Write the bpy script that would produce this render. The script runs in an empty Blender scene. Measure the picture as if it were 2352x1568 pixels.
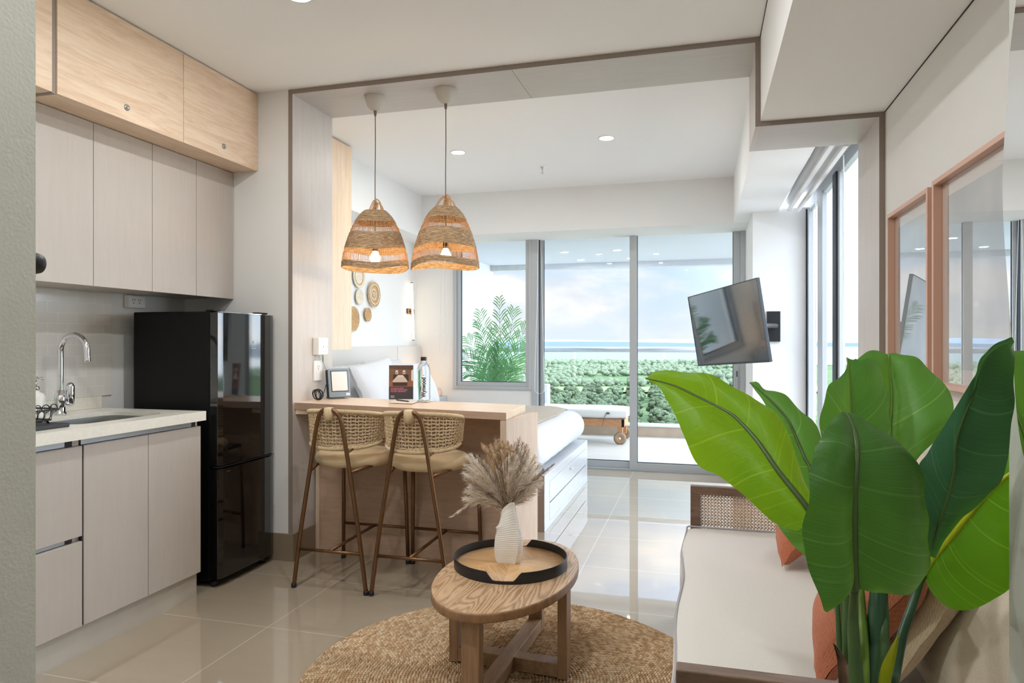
import bpy, bmesh, math, random
from mathutils import Vector, Matrix, noise
random.seed(7)
PI = math.pi
scene = bpy.context.scene
COL = scene.collection
# ---------------------------------------------------------------- camera model (2352x1568 frame)
F_PX, CX, CY, CAM_H = 1568.0, 1176.0, 787.0, 1.25
YAW = math.atan(436.0 / F_PX)
CA, SA = math.cos(YAW), math.sin(YAW)
def P(u, v, d):
    """world point seen at pixel (u, v) at depth d along the view axis"""
    r = (u - CX) / F_PX * d
    return Vector((r * CA - d * SA, r * SA + d * CA, CAM_H + (CY - v) / F_PX * d))
def PX(u, v, X):
    a = P(u, v, 1.0) - Vector((0, 0, CAM_H)); t = X / a.x
    return Vector((X, a.y * t, CAM_H + a.z * t))
def PY(u, v, Y):
    a = P(u, v, 1.0) - Vector((0, 0, CAM_H)); t = Y / a.y
    return Vector((a.x * t, Y, CAM_H + a.z * t))
def PZ(u, v, Z):
    a = P(u, v, 1.0) - Vector((0, 0, CAM_H)); t = (Z - CAM_H) / a.z
    return Vector((a.x * t, a.y * t, Z))
def lin(c):
    c /= 255.0
    return c / 12.92 if c <= 0.04045 else ((c + 0.055) / 1.055) ** 2.4
def S(r, g, b):
    return (lin(r), lin(g), lin(b), 1.0)

# ---------------------------------------------------------------- mesh building
class MB:
    def __init__(s):
        s.v = []; s.f = []; s.m = []; s.uv = {}; s.mi = 0; s.sm = []; s.smooth = False
    def add(s, vs, fs, smooth=None):
        b = len(s.v)
        s.v.extend(Vector(x) for x in vs)
        for f in fs:
            s.f.append(tuple(b + i for i in f)); s.m.append(s.mi)
            s.sm.append(s.smooth if smooth is None else smooth)
        return b
    def box(s, x0, x1, y0, y1, z0, z1):
        x0, x1 = min(x0, x1), max(x0, x1); y0, y1 = min(y0, y1), max(y0, y1); z0, z1 = min(z0, z1), max(z0, z1)
        s.add([(x0,y0,z0),(x1,y0,z0),(x1,y1,z0),(x0,y1,z0),(x0,y0,z1),(x1,y0,z1),(x1,y1,z1),(x0,y1,z1)],
              [(0,3,2,1),(4,5,6,7),(0,1,5,4),(1,2,6,5),(2,3,7,6),(3,0,4,7)], False)
        return s
    def hexa(s, bot, top):
        s.add(list(bot) + list(top), [(0,3,2,1),(4,5,6,7),(0,1,5,4),(1,2,6,5),(2,3,7,6),(3,0,4,7)], False)
        return s
    def obox(s, c, ax, ay, az):
        """box from centre and three half-axis vectors"""
        c, ax, ay, az = map(Vector, (c, ax, ay, az))
        return s.hexa([c-ax-ay-az, c+ax-ay-az, c+ax+ay-az, c-ax+ay-az], [c-ax-ay+az, c+ax-ay+az, c+ax+ay+az, c-ax+ay+az])
    def bar(s, p, q, w, h, up=(0,0,1)):
        p, q = Vector(p), Vector(q); d = (q-p); n = d.normalized()
        u = Vector(up); side = n.cross(u)
        if side.length < 1e-4: side = n.cross(Vector((0,1,0)))
        side.normalize(); u = side.cross(n).normalized()
        return s.obox((p+q)/2, d/2, side*(w/2), u*(h/2))
    def prism(s, poly, z0, z1):
        n = len(poly)
        s.add([(x,y,z0) for x,y in poly] + [(x,y,z1) for x,y in poly],
              [tuple(reversed(range(n))), tuple(range(n,2*n))] + [(i,(i+1)%n,n+(i+1)%n,n+i) for i in range(n)], False)
        return s
    def extrude(s, pts, d):
        """planar 3-D polygon pushed along vector d"""
        d = Vector(d); n = len(pts); pts = [Vector(p) for p in pts]
        s.add(pts + [p + d for p in pts],
              [tuple(reversed(range(n))), tuple(range(n,2*n))] + [(i,(i+1)%n,n+(i+1)%n,n+i) for i in range(n)], False)
        return s
    def tube(s, pts, r, seg=8, caps=True, closed=False):
        pts = [Vector(p) for p in pts]; n = len(pts)
        rs = r if isinstance(r, (list, tuple)) else [r]*n
        T = []
        for i in range(n):
            a = pts[(i-1) % n] if (closed or i > 0) else pts[i]
            b = pts[(i+1) % n] if (closed or i < n-1) else pts[i]
            t = b - a
            T.append(t.normalized() if t.length > 1e-9 else Vector((0,0,1)))
        ref = Vector((0,0,1)) if abs(T[0].z) < .9 else Vector((1,0,0))
        nrm = (ref - T[0]*ref.dot(T[0])).normalized()
        vs = []
        for i in range(n):
            if i:
                nrm = nrm - T[i]*nrm.dot(T[i])
                nrm = nrm.normalized() if nrm.length > 1e-6 else T[i].orthogonal().normalized()
            bn = T[i].cross(nrm)
            for k in range(seg):
                a = 2*PI*k/seg
                vs.append(pts[i] + (nrm*math.cos(a) + bn*math.sin(a))*rs[i])
        fs = []
        for i in range(n if closed else n-1):
            j = (i+1) % n
            for k in range(seg):
                fs.append((i*seg+k, i*seg+(k+1)%seg, j*seg+(k+1)%seg, j*seg+k))
        b = s.add(vs, fs, True)
        if caps and not closed:
            s.f.append(tuple(b+k for k in reversed(range(seg)))); s.m.append(s.mi); s.sm.append(False)
            s.f.append(tuple(b+(n-1)*seg+k for k in range(seg))); s.m.append(s.mi); s.sm.append(False)
        return s
    def lathe(s, prof, c=(0,0,0), seg=32, axis='z', rfun=None, caps=True):
        c = Vector(c); n = len(prof); vs = []
        for r, z in prof:
            for k in range(seg):
                a = 2*PI*k/seg
                rr = r * (rfun(a, z) if rfun else 1)
                x, y = rr*math.cos(a), rr*math.sin(a)
                vs.append(c + (Vector((x,y,z)) if axis == 'z' else Vector((z,x,y)) if axis == 'x' else Vector((y,z,x))))
        fs = [(i*seg+k, i*seg+(k+1)%seg, (i+1)*seg+(k+1)%seg, (i+1)*seg+k) for i in range(n-1) for k in range(seg)]
        b = s.add(vs, fs, True)
        if caps:
            if prof[0][0] > 1e-5:
                s.f.append(tuple(b+k for k in reversed(range(seg)))); s.m.append(s.mi); s.sm.append(False)
            if prof[-1][0] > 1e-5:
                s.f.append(tuple(b+(n-1)*seg+k for k in range(seg))); s.m.append(s.mi); s.sm.append(False)
        return s
    def grid(s, fn, nu, nv, closeu=False, uv=None, smooth=True):
        vs = []; us = []
        for i in range(nu + (0 if closeu else 1)):
            for j in range(nv+1):
                vs.append(fn(i/nu, j/nv)); us.append((i/nu, j/nv))
        w = nv+1; fs = []
        for i in range(nu):
            i2 = (i+1) % nu if closeu else i+1
            for j in range(nv):
                fs.append((i*w+j, i2*w+j, i2*w+j+1, i*w+j+1))
        b = s.add(vs, fs, smooth)
        if uv:
            for k, x in enumerate(us): s.uv[b+k] = uv(*x)
        return s
    def ball(s, c, rx, ry=None, rz=None, nu=14, nv=10, fn=None):
        ry = ry or rx; rz = rz or rx; c = Vector(c)
        def f(a, b):
            th = 2*PI*a; ph = PI*(b-.5); q = math.cos(ph)
            d = Vector((q*math.cos(th)*rx, q*math.sin(th)*ry, math.sin(ph)*rz))
            return c + (d*fn(d) if fn else d)
        return s.grid(f, nu, nv, closeu=True)

WORLD = {}
def wl(o):
    return WORLD.get(o.name, Vector((0,0,0))) if o else Vector((0,0,0))
def tag(o, label=None, cat=None, group=None, kind=None):
    if label: o['label'] = label
    if cat: o['category'] = cat
    if group: o['group'] = group
    if kind: o['kind'] = kind
    return o
def thing(name, loc, label, cat, group=None, kind=None):
    o = bpy.data.objects.new(name, None); COL.objects.link(o)
    o.empty_display_size = .05
    o.location = loc; WORLD[o.name] = Vector(loc)
    return tag(o, label, cat, group, kind)
def build(name, mb, mats, parent=None, bev=0, label=None, cat=None, group=None, kind=None, sub=0, origin=None, autosm=False):
    if not isinstance(mats, (list, tuple)): mats = [mats]
    me = bpy.data.meshes.new(name)
    if parent is not None: off = wl(parent)
    elif origin is not None: off = Vector(origin)
    else:
        xs = [v.x for v in mb.v]; ys = [v.y for v in mb.v]; zs = [v.z for v in mb.v]
        off = Vector(((min(xs)+max(xs))/2, (min(ys)+max(ys))/2, min(zs)))
    me.from_pydata([v - off for v in mb.v], [], mb.f)
    for m in mats: me.materials.append(m)
    me.polygons.foreach_set('material_index', mb.m)
    me.polygons.foreach_set('use_smooth', mb.sm)
    if mb.uv:
        ul = me.uv_layers.new(name='UVMap')
        for lp in me.loops: ul.data[lp.index].uv = mb.uv.get(lp.vertex_index, (0,0))
    me.update()
    o = bpy.data.objects.new(name, me); COL.objects.link(o)
    if parent is not None: o.parent = parent
    else: o.location = off
    WORLD[o.name] = off
    if bev:
        b = o.modifiers.new('edge', 'BEVEL'); b.width = bev; b.segments = 2; b.limit_method = 'ANGLE'; b.angle_limit = math.radians(40)
    if sub:
        b = o.modifiers.new('sub', 'SUBSURF'); b.levels = sub; b.render_levels = sub
    return tag(o, label, cat, group, kind)
def copy_tree(o, parent=None):
    c = o.copy(); COL.objects.link(c)
    c.parent = parent
    WORLD[c.name] = wl(o).copy()
    for ch in list(o.children): copy_tree(ch, c)
    return c
def text_mesh(txt, size, offset=0.0, align='CENTER', ext=0.0, bold=0.0):
    cu = bpy.data.curves.new('lettering', 'FONT'); cu.body = txt; cu.size = size; cu.align_x = align; cu.offset = bold; cu.extrude = ext
    o = bpy.data.objects.new('lettering_tmp', cu); COL.objects.link(o)
    dg = bpy.context.evaluated_depsgraph_get(); me = bpy.data.meshes.new_from_object(o.evaluated_get(dg))
    vs = [v.co.copy() for v in me.vertices]; fs = [tuple(p.vertices) for p in me.polygons]
    bpy.data.objects.remove(o); bpy.data.curves.remove(cu); bpy.data.meshes.remove(me)
    return vs, fs
def catmull(pts, n):
    pts = [Vector(p) for p in pts]
    if len(pts) == 2: return [pts[0].lerp(pts[1], i/n) for i in range(n+1)]
    ext = [pts[0]*2-pts[1]] + pts + [pts[-1]*2-pts[-2]]
    dense = []
    for i in range(1, len(ext)-2):
        p0, p1, p2, p3 = ext[i-1:i+3]
        for k in range(16):
            t = k/16
            dense.append(.5*((2*p1)+(p2-p0)*t+(2*p0-5*p1+4*p2-p3)*t*t+(3*p1-p0-3*p2+p3)*t**3))
    dense.append(pts[-1])
    L = [0]
    for a, b in zip(dense, dense[1:]): L.append(L[-1]+(b-a).length)
    out = []; j = 0
    for i in range(n+1):
        x = L[-1]*i/n
        while j < len(L)-2 and L[j+1] < x: j += 1
        t = (x-L[j])/max(1e-9, L[j+1]-L[j])
        out.append(dense[j].lerp(dense[j+1], min(1,max(0,t))))
    return out
def cushion(mb, c, ax, ay, az, T, n=22, p=.42, pinch=.07, wr=.006, seed=0, uvs=False):
    """pillow: half-axes ax, ay in its plane, unit normal az, thickness T"""
    c, ax, ay, az = map(Vector, (c, ax, ay, az))
    for sg in (1, -1):
        def f(a, b):
            u, v = 2*a-1, 2*b-1
            e = max(0, (1-u*u)*(1-v*v))**p
            k = 1 - pinch*(1-v*v)*abs(u)**3; k2 = 1 - pinch*(1-u*u)*abs(v)**3
            w = noise.noise(Vector((u*2.3+seed, v*2.3, sg*.7)))*wr*(.3+e) + noise.noise(Vector((u*6+seed, v*5, 3)))*wr*.5*(1-e)
            return c + ax*(u*k) + ay*(v*k2) + az*(sg*T/2*e + w)
        if sg > 0: mb.grid(f, n, n)
        else: mb.grid(lambda a, b: f(1-a, b), n, n)
    return mb
def rbox(mb, x0, x1, y0, y1, z0, z1, r, n=10, wr=0, seed=0, fold=None):
    """soft rounded box as one closed surface (superellipse sections)"""
    cx, cy, cz = (x0+x1)/2, (y0+y1)/2, (z0+z1)/2
    hx, hy, hz = (x1-x0)/2, (y1-y0)/2, (z1-z0)/2
    def clampr(q, h): return max(-(h-r), min(h-r, q))
    def f(d):
        q = Vector((d.x*hx, d.y*hy, d.z*hz))
        core = Vector((clampr(q.x, hx), clampr(q.y, hy), clampr(q.z, hz)))
        dd = q - core
        if dd.length > 1e-6: q = core + dd.normalized()*r
        if fold: q = fold(q)
        if wr: q = q + dd.normalized()*(noise.noise(q*5+Vector((seed,0,0)))*wr) if dd.length > 1e-6 else q
        return Vector((cx,cy,cz)) + q
    def face(o, u, v):
        o, u, v = Vector(o), Vector(u), Vector(v)
        def g(a, b):
            s1, s2 = 2*a-1, 2*b-1
            s1 = math.copysign(abs(s1)**.8, s1); s2 = math.copysign(abs(s2)**.8, s2)
            return f(o+u*s1+v*s2)
        mb.grid(g, n, n)
    face((0,0,1),(1,0,0),(0,1,0)); face((0,0,-1),(0,1,0),(1,0,0))
    face((1,0,0),(0,1,0),(0,0,1)); face((-1,0,0),(0,0,1),(0,1,0))
    face((0,1,0),(0,0,1),(1,0,0)); face((0,-1,0),(1,0,0),(0,0,1))
    return mb
SKY, SKY_TOP, SKY_GLOW, SUN = .86, 3.4, 7.5, 1.1
DL_BED, DL_NEAR, PEND, EXPO = 5.6, 8.0, 5.5, 0.42
# ---------------------------------------------------------------- materials
def newmat(name):
    m = bpy.data.materials.new(name); m.use_nodes = True
    nt = m.node_tree; bs = nt.nodes['Principled BSDF']
    return m, nt, bs
def nd(nt, typ, **kw):
    n = nt.nodes.new(typ)
    for k, v in kw.items():
        if k in n.inputs: n.inputs[k].default_value = v
        else: setattr(n, k, v)
    return n
def ramp(nt, fac, stops):
    r = nt.nodes.new('ShaderNodeValToRGB'); e = r.color_ramp.elements
    while len(e) < len(stops): e.new(.5)
    for x, (p, c) in zip(e, stops): x.position = p; x.color = c if len(c) == 4 else (*c, 1)
    nt.links.new(fac, r.inputs[0]); return r.outputs[0]
def coords(nt, scale=(1,1,1), kind='Object', rot=(0,0,0)):
    tc = nt.nodes.new('ShaderNodeTexCoord'); mp = nt.nodes.new('ShaderNodeMapping')
    mp.inputs['Scale'].default_value = scale; mp.inputs['Rotation'].default_value = rot
    nt.links.new(tc.outputs[kind], mp.inputs[0]); return mp.outputs[0]
def noise_tex(nt, vec, scale, detail=4, rough=.5, dist=0):
    n = nd(nt, 'ShaderNodeTexNoise'); n.inputs['Scale'].default_value = scale; n.inputs['Detail'].default_value = detail
    n.inputs['Roughness'].default_value = rough; n.inputs['Distortion'].default_value = dist
    nt.links.new(vec, n.inputs['Vector']); return n.outputs['Fac']
def bump(nt, bs, h, strength, dist=.002):
    b = nd(nt, 'ShaderNodeBump'); b.inputs['Strength'].default_value = strength; b.inputs['Distance'].default_value = dist
    nt.links.new(h, b.inputs['Height']); nt.links.new(b.outputs[0], bs.inputs['Normal']); return b
def plain(name, col, rough=.5, metal=0, spec=.5, coat=0, bmp=None, var=None, sheen=0):
    m, nt, bs = newmat(name)
    bs.inputs['Base Color'].default_value = col; bs.inputs['Roughness'].default_value = rough
    bs.inputs['Metallic'].default_value = metal; bs.inputs['Specular IOR Level'].default_value = spec
    bs.inputs['Coat Weight'].default_value = coat; bs.inputs['Coat Roughness'].default_value = .05
    bs.inputs['Sheen Weight'].default_value = sheen
    v = coords(nt)
    if var:
        f = noise_tex(nt, v, var[0], 4)
        c2 = tuple(x*(1-var[1]) for x in col[:3]); c1 = tuple(min(1, x*(1+var[1])) for x in col[:3])
        nt.links.new(ramp(nt, f, [(.3, c2), (.7, c1)]), bs.inputs['Base Color'])
    if bmp: bump(nt, bs, noise_tex(nt, v, bmp[0], 3), bmp[1])
    return m
def wood(name, c1, c2, c3=None, scale=(1,1,1), freq=9, rough=.45, dist=1.5, contrast=(.35,.65), fine=.5, bmp=.12, coat=0):
    """grain runs along the axis with the smallest scale"""
    m, nt, bs = newmat(name)
    v = coords(nt, scale)
    a = noise_tex(nt, v, freq, 6, .6, dist)
    b = noise_tex(nt, v, freq*7, 3, .6, .2)
    mx = nd(nt, 'ShaderNodeMix'); mx.inputs[0].default_value = fine*.5
    nt.links.new(a, mx.inputs[2]); nt.links.new(b, mx.inputs[3])
    stops = [(contrast[0], c1), (contrast[1], c2)] if c3 is None else [(contrast[0], c1), ((contrast[0]+contrast[1])/2, c2), (contrast[1], c3)]
    nt.links.new(ramp(nt, mx.outputs[0], stops), bs.inputs['Base Color'])
    bs.inputs['Roughness'].default_value = rough; bs.inputs['Coat Weight'].default_value = coat
    if bmp: bump(nt, bs, mx.outputs[0], bmp, .001)
    return m
def ringwood(name, c1, c2, scale, rot, rings=11, rough=.35):
    """cathedral-grained veneer: contour lines of a stretched noise field"""
    m, nt, bs = newmat(name)
    v = coords(nt, scale, rot=rot)
    a = noise_tex(nt, v, 1.0, 2, .4, .3)
    mu = nd(nt, 'ShaderNodeMath', operation='MULTIPLY'); mu.inputs[1].default_value = rings; nt.links.new(a, mu.inputs[0])
    pp = nd(nt, 'ShaderNodeMath', operation='PINGPONG'); pp.inputs[1].default_value = .5; nt.links.new(mu.outputs[0], pp.inputs[0])
    dbl = nd(nt, 'ShaderNodeMath', operation='MULTIPLY'); dbl.inputs[1].default_value = 2; nt.links.new(pp.outputs[0], dbl.inputs[0])
    b = noise_tex(nt, v, 14, 4, .65); big = noise_tex(nt, v, .7, 2, .5)
    mx = nd(nt, 'ShaderNodeMix'); mx.inputs[0].default_value = .5
    nt.links.new(dbl.outputs[0], mx.inputs[2]); nt.links.new(b, mx.inputs[3])
    mx2 = nd(nt, 'ShaderNodeMix'); mx2.inputs[0].default_value = .3
    nt.links.new(mx.outputs[0], mx2.inputs[2]); nt.links.new(big, mx2.inputs[3])
    nt.links.new(ramp(nt, mx2.outputs[0], [(.28, c1), (.62, c2)]), bs.inputs['Base Color'])
    bs.inputs['Roughness'].default_value = rough
    bump(nt, bs, mx.outputs[0], .12, .001)
    return m
def fabric(name, col, scale=900, strength=.35, var=.08, rough=.9, aniso=None, sheen=.15):
    m, nt, bs = newmat(name)
    v = coords(nt)
    bs.inputs['Roughness'].default_value = rough; bs.inputs['Specular IOR Level'].default_value = .2
    bs.inputs['Sheen Weight'].default_value = sheen
    w1 = nd(nt, 'ShaderNodeTexWave'); w1.bands_direction = 'X'; w1.inputs['Scale'].default_value = scale/6; w1.inputs['Distortion'].default_value = 1.2
    w2 = nd(nt, 'ShaderNodeTexWave'); w2.bands_direction = 'Y'; w2.inputs['Scale'].default_value = scale/6; w2.inputs['Distortion'].default_value = 1.2
    nt.links.new(v, w1.inputs[0]); nt.links.new(v, w2.inputs[0])
    mm = nd(nt, 'ShaderNodeMath', operation='ADD'); nt.links.new(w1.outputs['Fac'], mm.inputs[0]); nt.links.new(w2.outputs['Fac'], mm.inputs[1])
    f = noise_tex(nt, v, scale/4, 3)
    mx = nd(nt, 'ShaderNodeMath', operation='MULTIPLY_ADD'); nt.links.new(mm.outputs[0], mx.inputs[0]); mx.inputs[1].default_value = .3; nt.links.new(f, mx.inputs[2])
    nt.links.new(ramp(nt, mx.outputs[0], [(.3, tuple(x*(1-var*2) for x in col[:3])), (.9, tuple(min(1, x*(1+var)) for x in col[:3]))]), bs.inputs['Base Color'])
    bump(nt, bs, mx.outputs[0], strength, .001)
    return m
def emis(name, col, strength, base=(.8,.8,.8,1)):
    m, nt, bs = newmat(name)
    bs.inputs['Base Color'].default_value = base
    bs.inputs['Emission Color'].default_value = col; bs.inputs['Emission Strength'].default_value = strength
    return m
def glass_pane(name, tint=(1,1,1,1), refl=1.0):
    m, nt, bs = newmat(name); nt.nodes.remove(bs)
    out = nt.nodes['Material Output']
    tr = nd(nt, 'ShaderNodeBsdfTransparent'); tr.inputs[0].default_value = tint
    gl = nd(nt, 'ShaderNodeBsdfGlossy'); gl.inputs['Roughness'].default_value = 0
    fr = nd(nt, 'ShaderNodeFresnel'); fr.inputs[0].default_value = 1.45
    mu = nd(nt, 'ShaderNodeMath', operation='MULTIPLY'); mu.inputs[1].default_value = refl
    ge = nd(nt, 'ShaderNodeNewGeometry'); fb = nd(nt, 'ShaderNodeMath', operation='SUBTRACT'); fb.inputs[0].default_value = 1; nt.links.new(ge.outputs['Backfacing'], fb.inputs[1])
    fm = nd(nt, 'ShaderNodeMath', operation='MULTIPLY'); nt.links.new(fr.outputs[0], fm.inputs[0]); nt.links.new(fb.outputs[0], fm.inputs[1]); nt.links.new(fm.outputs[0], mu.inputs[0]); mu.use_clamp = True
    mx = nd(nt, 'ShaderNodeMixShader'); nt.links.new(mu.outputs[0], mx.inputs[0]); nt.links.new(tr.outputs[0], mx.inputs[1]); nt.links.new(gl.outputs[0], mx.inputs[2])
    nt.links.new(mx.outputs[0], out.inputs[0]); return m
def leafmat(name, c_lo, c_hi, vein, trans, tfac=.45, rough=.35, n1=55):
    """banana leaf: UV.x across (0..1, .5 the midrib), UV.y along"""
    m, nt, bs = newmat(name); out = nt.nodes['Material Output']
    tc = nt.nodes.new('ShaderNodeTexCoord'); sp = nd(nt, 'ShaderNodeSeparateXYZ'); nt.links.new(tc.outputs['UV'], sp.inputs[0])
    a = nd(nt, 'ShaderNodeMath', operation='SUBTRACT'); nt.links.new(sp.outputs[0], a.inputs[0]); a.inputs[1].default_value = .5
    ab = nd(nt, 'ShaderNodeMath', operation='ABSOLUTE'); nt.links.new(a.outputs[0], ab.inputs[0])
    p = nd(nt, 'ShaderNodeMath', operation='POWER'); nt.links.new(ab.outputs[0], p.inputs[0]); p.inputs[1].default_value = 1.5
    q = nd(nt, 'ShaderNodeMath', operation='MULTIPLY_ADD'); nt.links.new(p.outputs[0], q.inputs[0]); q.inputs[1].default_value = -.28; nt.links.new(sp.outputs[1], q.inputs[2])
    def band(n, lo, hi, seed):
        w = nd(nt, 'ShaderNodeTexNoise'); w.noise_dimensions = '1D'; w.inputs['Scale'].default_value = n; w.inputs['Detail'].default_value = 2
        ad = nd(nt, 'ShaderNodeMath', operation='ADD'); ad.inputs[1].default_value = seed; nt.links.new(q.outputs[0], ad.inputs[0]); nt.links.new(ad.outputs[0], w.inputs['W'])
        mr = nd(nt, 'ShaderNodeMapRange'); mr.inputs[1].default_value = lo; mr.inputs[2].default_value = hi; nt.links.new(w.outputs['Fac'], mr.inputs[0]); return mr.outputs[0]
    big = band(n1*1.0, .665, .695, 3.1); fin = band(n1*4, .35, .7, 9.7)
    base = ramp(nt, fin, [(0, c_lo), (1, c_hi)])
    mx = nd(nt, 'ShaderNodeMix', data_type='RGBA'); nt.links.new(big, mx.inputs[0]); nt.links.new(base, mx.inputs[6]); mx.inputs[7].default_value = vein
    bf = nd(nt, 'ShaderNodeMath', operation='MULTIPLY'); bf.inputs[1].default_value = .5; nt.links.new(big, bf.inputs[0]); nt.links.new(bf.outputs[0], mx.inputs[0])
    nt.links.new(mx.outputs[2], bs.inputs['Base Color'])
    bs.inputs['Roughness'].default_value = rough; bs.inputs['Specular IOR Level'].default_value = .35
    b = bump(nt, bs, fin, .25, .0015)
    tl = nd(nt, 'ShaderNodeBsdfTranslucent')
    tmx = nd(nt, 'ShaderNodeMix', data_type='RGBA'); tmx.inputs[6].default_value = trans; tmx.inputs[7].default_value = tuple(min(1, x*1.35) for x in trans[:3]) + (1,)
    nt.links.new(bf.outputs[0], tmx.inputs[0]); nt.links.new(tmx.outputs[2], tl.inputs[0])
    ms = nd(nt, 'ShaderNodeMixShader'); ms.inputs[0].default_value = tfac
    nt.links.new(bs.outputs[0], ms.inputs[1]); nt.links.new(tl.outputs[0], ms.inputs[2]); nt.links.new(ms.outputs[0], out.inputs[0])
    return m
def translucent(name, col, tcol, tfac=.3, rough=.6, bmp=None):
    m = plain(name, col, rough, bmp=bmp, var=(30,.15)); nt = m.node_tree; out = nt.nodes['Material Output']; bs = nt.nodes['Principled BSDF']
    tl = nd(nt, 'ShaderNodeBsdfTranslucent'); tl.inputs[0].default_value = tcol
    ms = nd(nt, 'ShaderNodeMixShader'); ms.inputs[0].default_value = tfac
    nt.links.new(bs.outputs[0], ms.inputs[1]); nt.links.new(tl.outputs[0], ms.inputs[2]); nt.links.new(ms.outputs[0], out.inputs[0]); return m

M = {}
M['wall'] = plain('wall_paint_warm_white', (.78,.77,.74,1), .8, bmp=(260,.08), var=(3,.015))
M['wall_room'] = plain('wall_paint_white', (.88,.88,.87,1), .8, bmp=(260,.05), var=(3,.01))
M['ceiling'] = plain('ceiling_paint', (.93,.93,.92,1), .9, bmp=(300,.05))
M['ceiling_room'] = plain('ceiling_paint_white', (.96,.96,.96,1), .9, bmp=(300,.03))
M['wall_green'] = plain('wall_paint_grey_green', (.60,.60,.53,1), .85, bmp=(180,.35), var=(5,.05))
M['lining'] = wood('lining_laminate', S(200,192,186), S(210,203,197), scale=(9,9,.9), freq=4, rough=.45, dist=.3, fine=.8, bmp=.03)
M['lining_h'] = wood('lining_laminate_across', S(194,187,182), S(203,196,191), scale=(.9,9,9), freq=4, rough=.42, dist=.3, fine=.8, bmp=.03)
M['edge'] = plain('lining_edge_band', S(142,128,118), .5)
M['gap'] = plain('shadow_gap', S(60,55,50), .8)
M['greige'] = wood('greige_laminate', S(189,180,171), S(195,186,177), scale=(9,9,.8), freq=5, rough=.42, dist=.3, fine=.8, bmp=.03)
M['oak_h'] = wood('oak_laminate_across', S(216,184,154), S(230,203,175), S(238,215,190), scale=(9,.7,9), freq=3.2, rough=.42, dist=1.6, fine=.6, bmp=.05)
M['oak_v'] = wood('oak_laminate_upright', S(228,198,168), S(238,212,184), S(244,222,198), scale=(9,9,.7), freq=4, rough=.42, dist=.5, fine=.8, bmp=.05)
M['bar_top'] = wood('bar_laminate_top', S(226,194,164), S(236,208,180), S(242,218,194), scale=(.8,9,9), freq=4, rough=.32, dist=.6, fine=.7, bmp=.03)
M['bar_v'] = wood('bar_laminate_upright', S(196,170,148), S(213,189,167), scale=(9,9,.8), freq=5, rough=.45, dist=.5, fine=.8, bmp=.04)
M['bar_h'] = wood('bar_laminate_across', S(178,148,126), S(194,166,143), scale=(.8,9,9), freq=5, rough=.45, dist=.5, fine=.8, bmp=.04)  # same laminate toned darker than the top: shade put into the colour
M['dark_gap'] = plain('dark_gap', S(58,46,52), .7)
M['alu'] = plain('aluminium_channel', S(176,178,180), .4, .6)
M['stone'] = plain('quartz_worktop', S(236,232,220), .22, var=(60,.03))
M['plinth'] = plain('plinth_tile', S(190,184,172), .3, var=(6,.06))
M['skirting'] = plain('skirting_tile', S(140,124,104), .3, var=(6,.06))
M['steel'] = plain('brushed_steel', S(176,176,172), .3, 1)
M['chrome'] = plain('chrome', S(225,226,230), .06, 1)
M['black'] = plain('matt_black', S(30,30,32), .45)
M['black_wire'] = plain('black_wire', S(26,27,32), .35)
M['fridge'] = plain('fridge_black_side', S(8,8,9), .42, spec=.25, bmp=(700,.12))
M['fridge_door'] = plain('fridge_black_gloss', S(6,7,8), .06, spec=.8, coat=.5)
M['silver_print'] = plain('silver_print', S(200,205,208), .3, .3)
M['white_plastic'] = plain('white_plastic', S(240,238,234), .35)
M['white_ceramic'] = plain('white_ceramic', S(236,234,228), .3)
M['copper'] = plain('bronze_lacquer', S(118,86,58), .33, .7)
M['rope'] = fabric('paper_rope', S(214,190,152), 500, .3, .12, .75)
M['seat_fabric'] = fabric('beige_upholstery', S(214,190,152), 1400, .25, .06)
M['shade'] = None
M['oak_table'] = ringwood('oak_table_veneer', S(142,108,76), S(198,164,128), (13,2.0,13), (0,0,.25), 13)
M['oak_edge'] = wood('oak_table_edge', S(132,96,66), S(164,126,90), scale=(3,3,1), freq=14, rough=.45, dist=.4)
M['oak_leg'] = wood('oak_table_leg', S(134,102,74), S(166,132,98), scale=(9,9,.8), freq=8, rough=.5, dist=.5)
M['oak_leg_x'] = wood('oak_table_rail', S(134,102,74), S(168,134,100), scale=(6,1,6), freq=8, rough=.5, dist=.5)
M['tray_black'] = plain('tray_black', S(28,29,33), .4)
M['vase'] = plain('bisque_ceramic', S(247,243,236), .7)
M['linen'] = fabric('white_bed_linen', (.70,.715,.74,1), 900, .05, .01, .85)
M['throw'] = fabric('grey_beige_throw', S(176,166,150), 420, .6, .14)
M['headboard'] = fabric('headboard_fabric', S(222,219,214), 900, .1, .03)
M['bed_white'] = wood('bed_white_laminate', S(196,198,200), S(206,208,210), scale=(9,.8,9), freq=5, rough=.25, dist=.3, bmp=.02)
M['bed_edge'] = wood('bed_edge_laminate', S(150,134,122), S(166,150,137), scale=(9,9,.8), freq=5, rough=.45)
M['sofa_seat'] = fabric('cream_sofa_fabric', S(216,211,204), 1000, .35, .05)
M['sofa_back'] = fabric('sand_sofa_fabric', S(216,203,184), 900, .4, .07)
M['piping'] = plain('grey_piping', S(168,164,166), .8)
M['sofa_wood'] = wood('walnut_sofa_frame', S(96,74,60), S(132,104,84), scale=(1,6,6), freq=9, rough=.4, dist=.5)
M['cane'] = plain('cane_strand', S(190,156,124), .6)
M['terracotta'] = fabric('terracotta_fabric', S(178,106,78), 520, .6, .16)
M['knit'] = fabric('beige_knit', S(216,196,168), 420, .5, .10)
M['picture_frame'] = plain('copper_rose_frame', S(212,168,146), .4, .1)
M['picture_side'] = plain('copper_rose_frame_side', S(150,92,68), .5, .1)
M['tv_glass'] = plain('tv_glass', S(20,25,30), .05)
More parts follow.
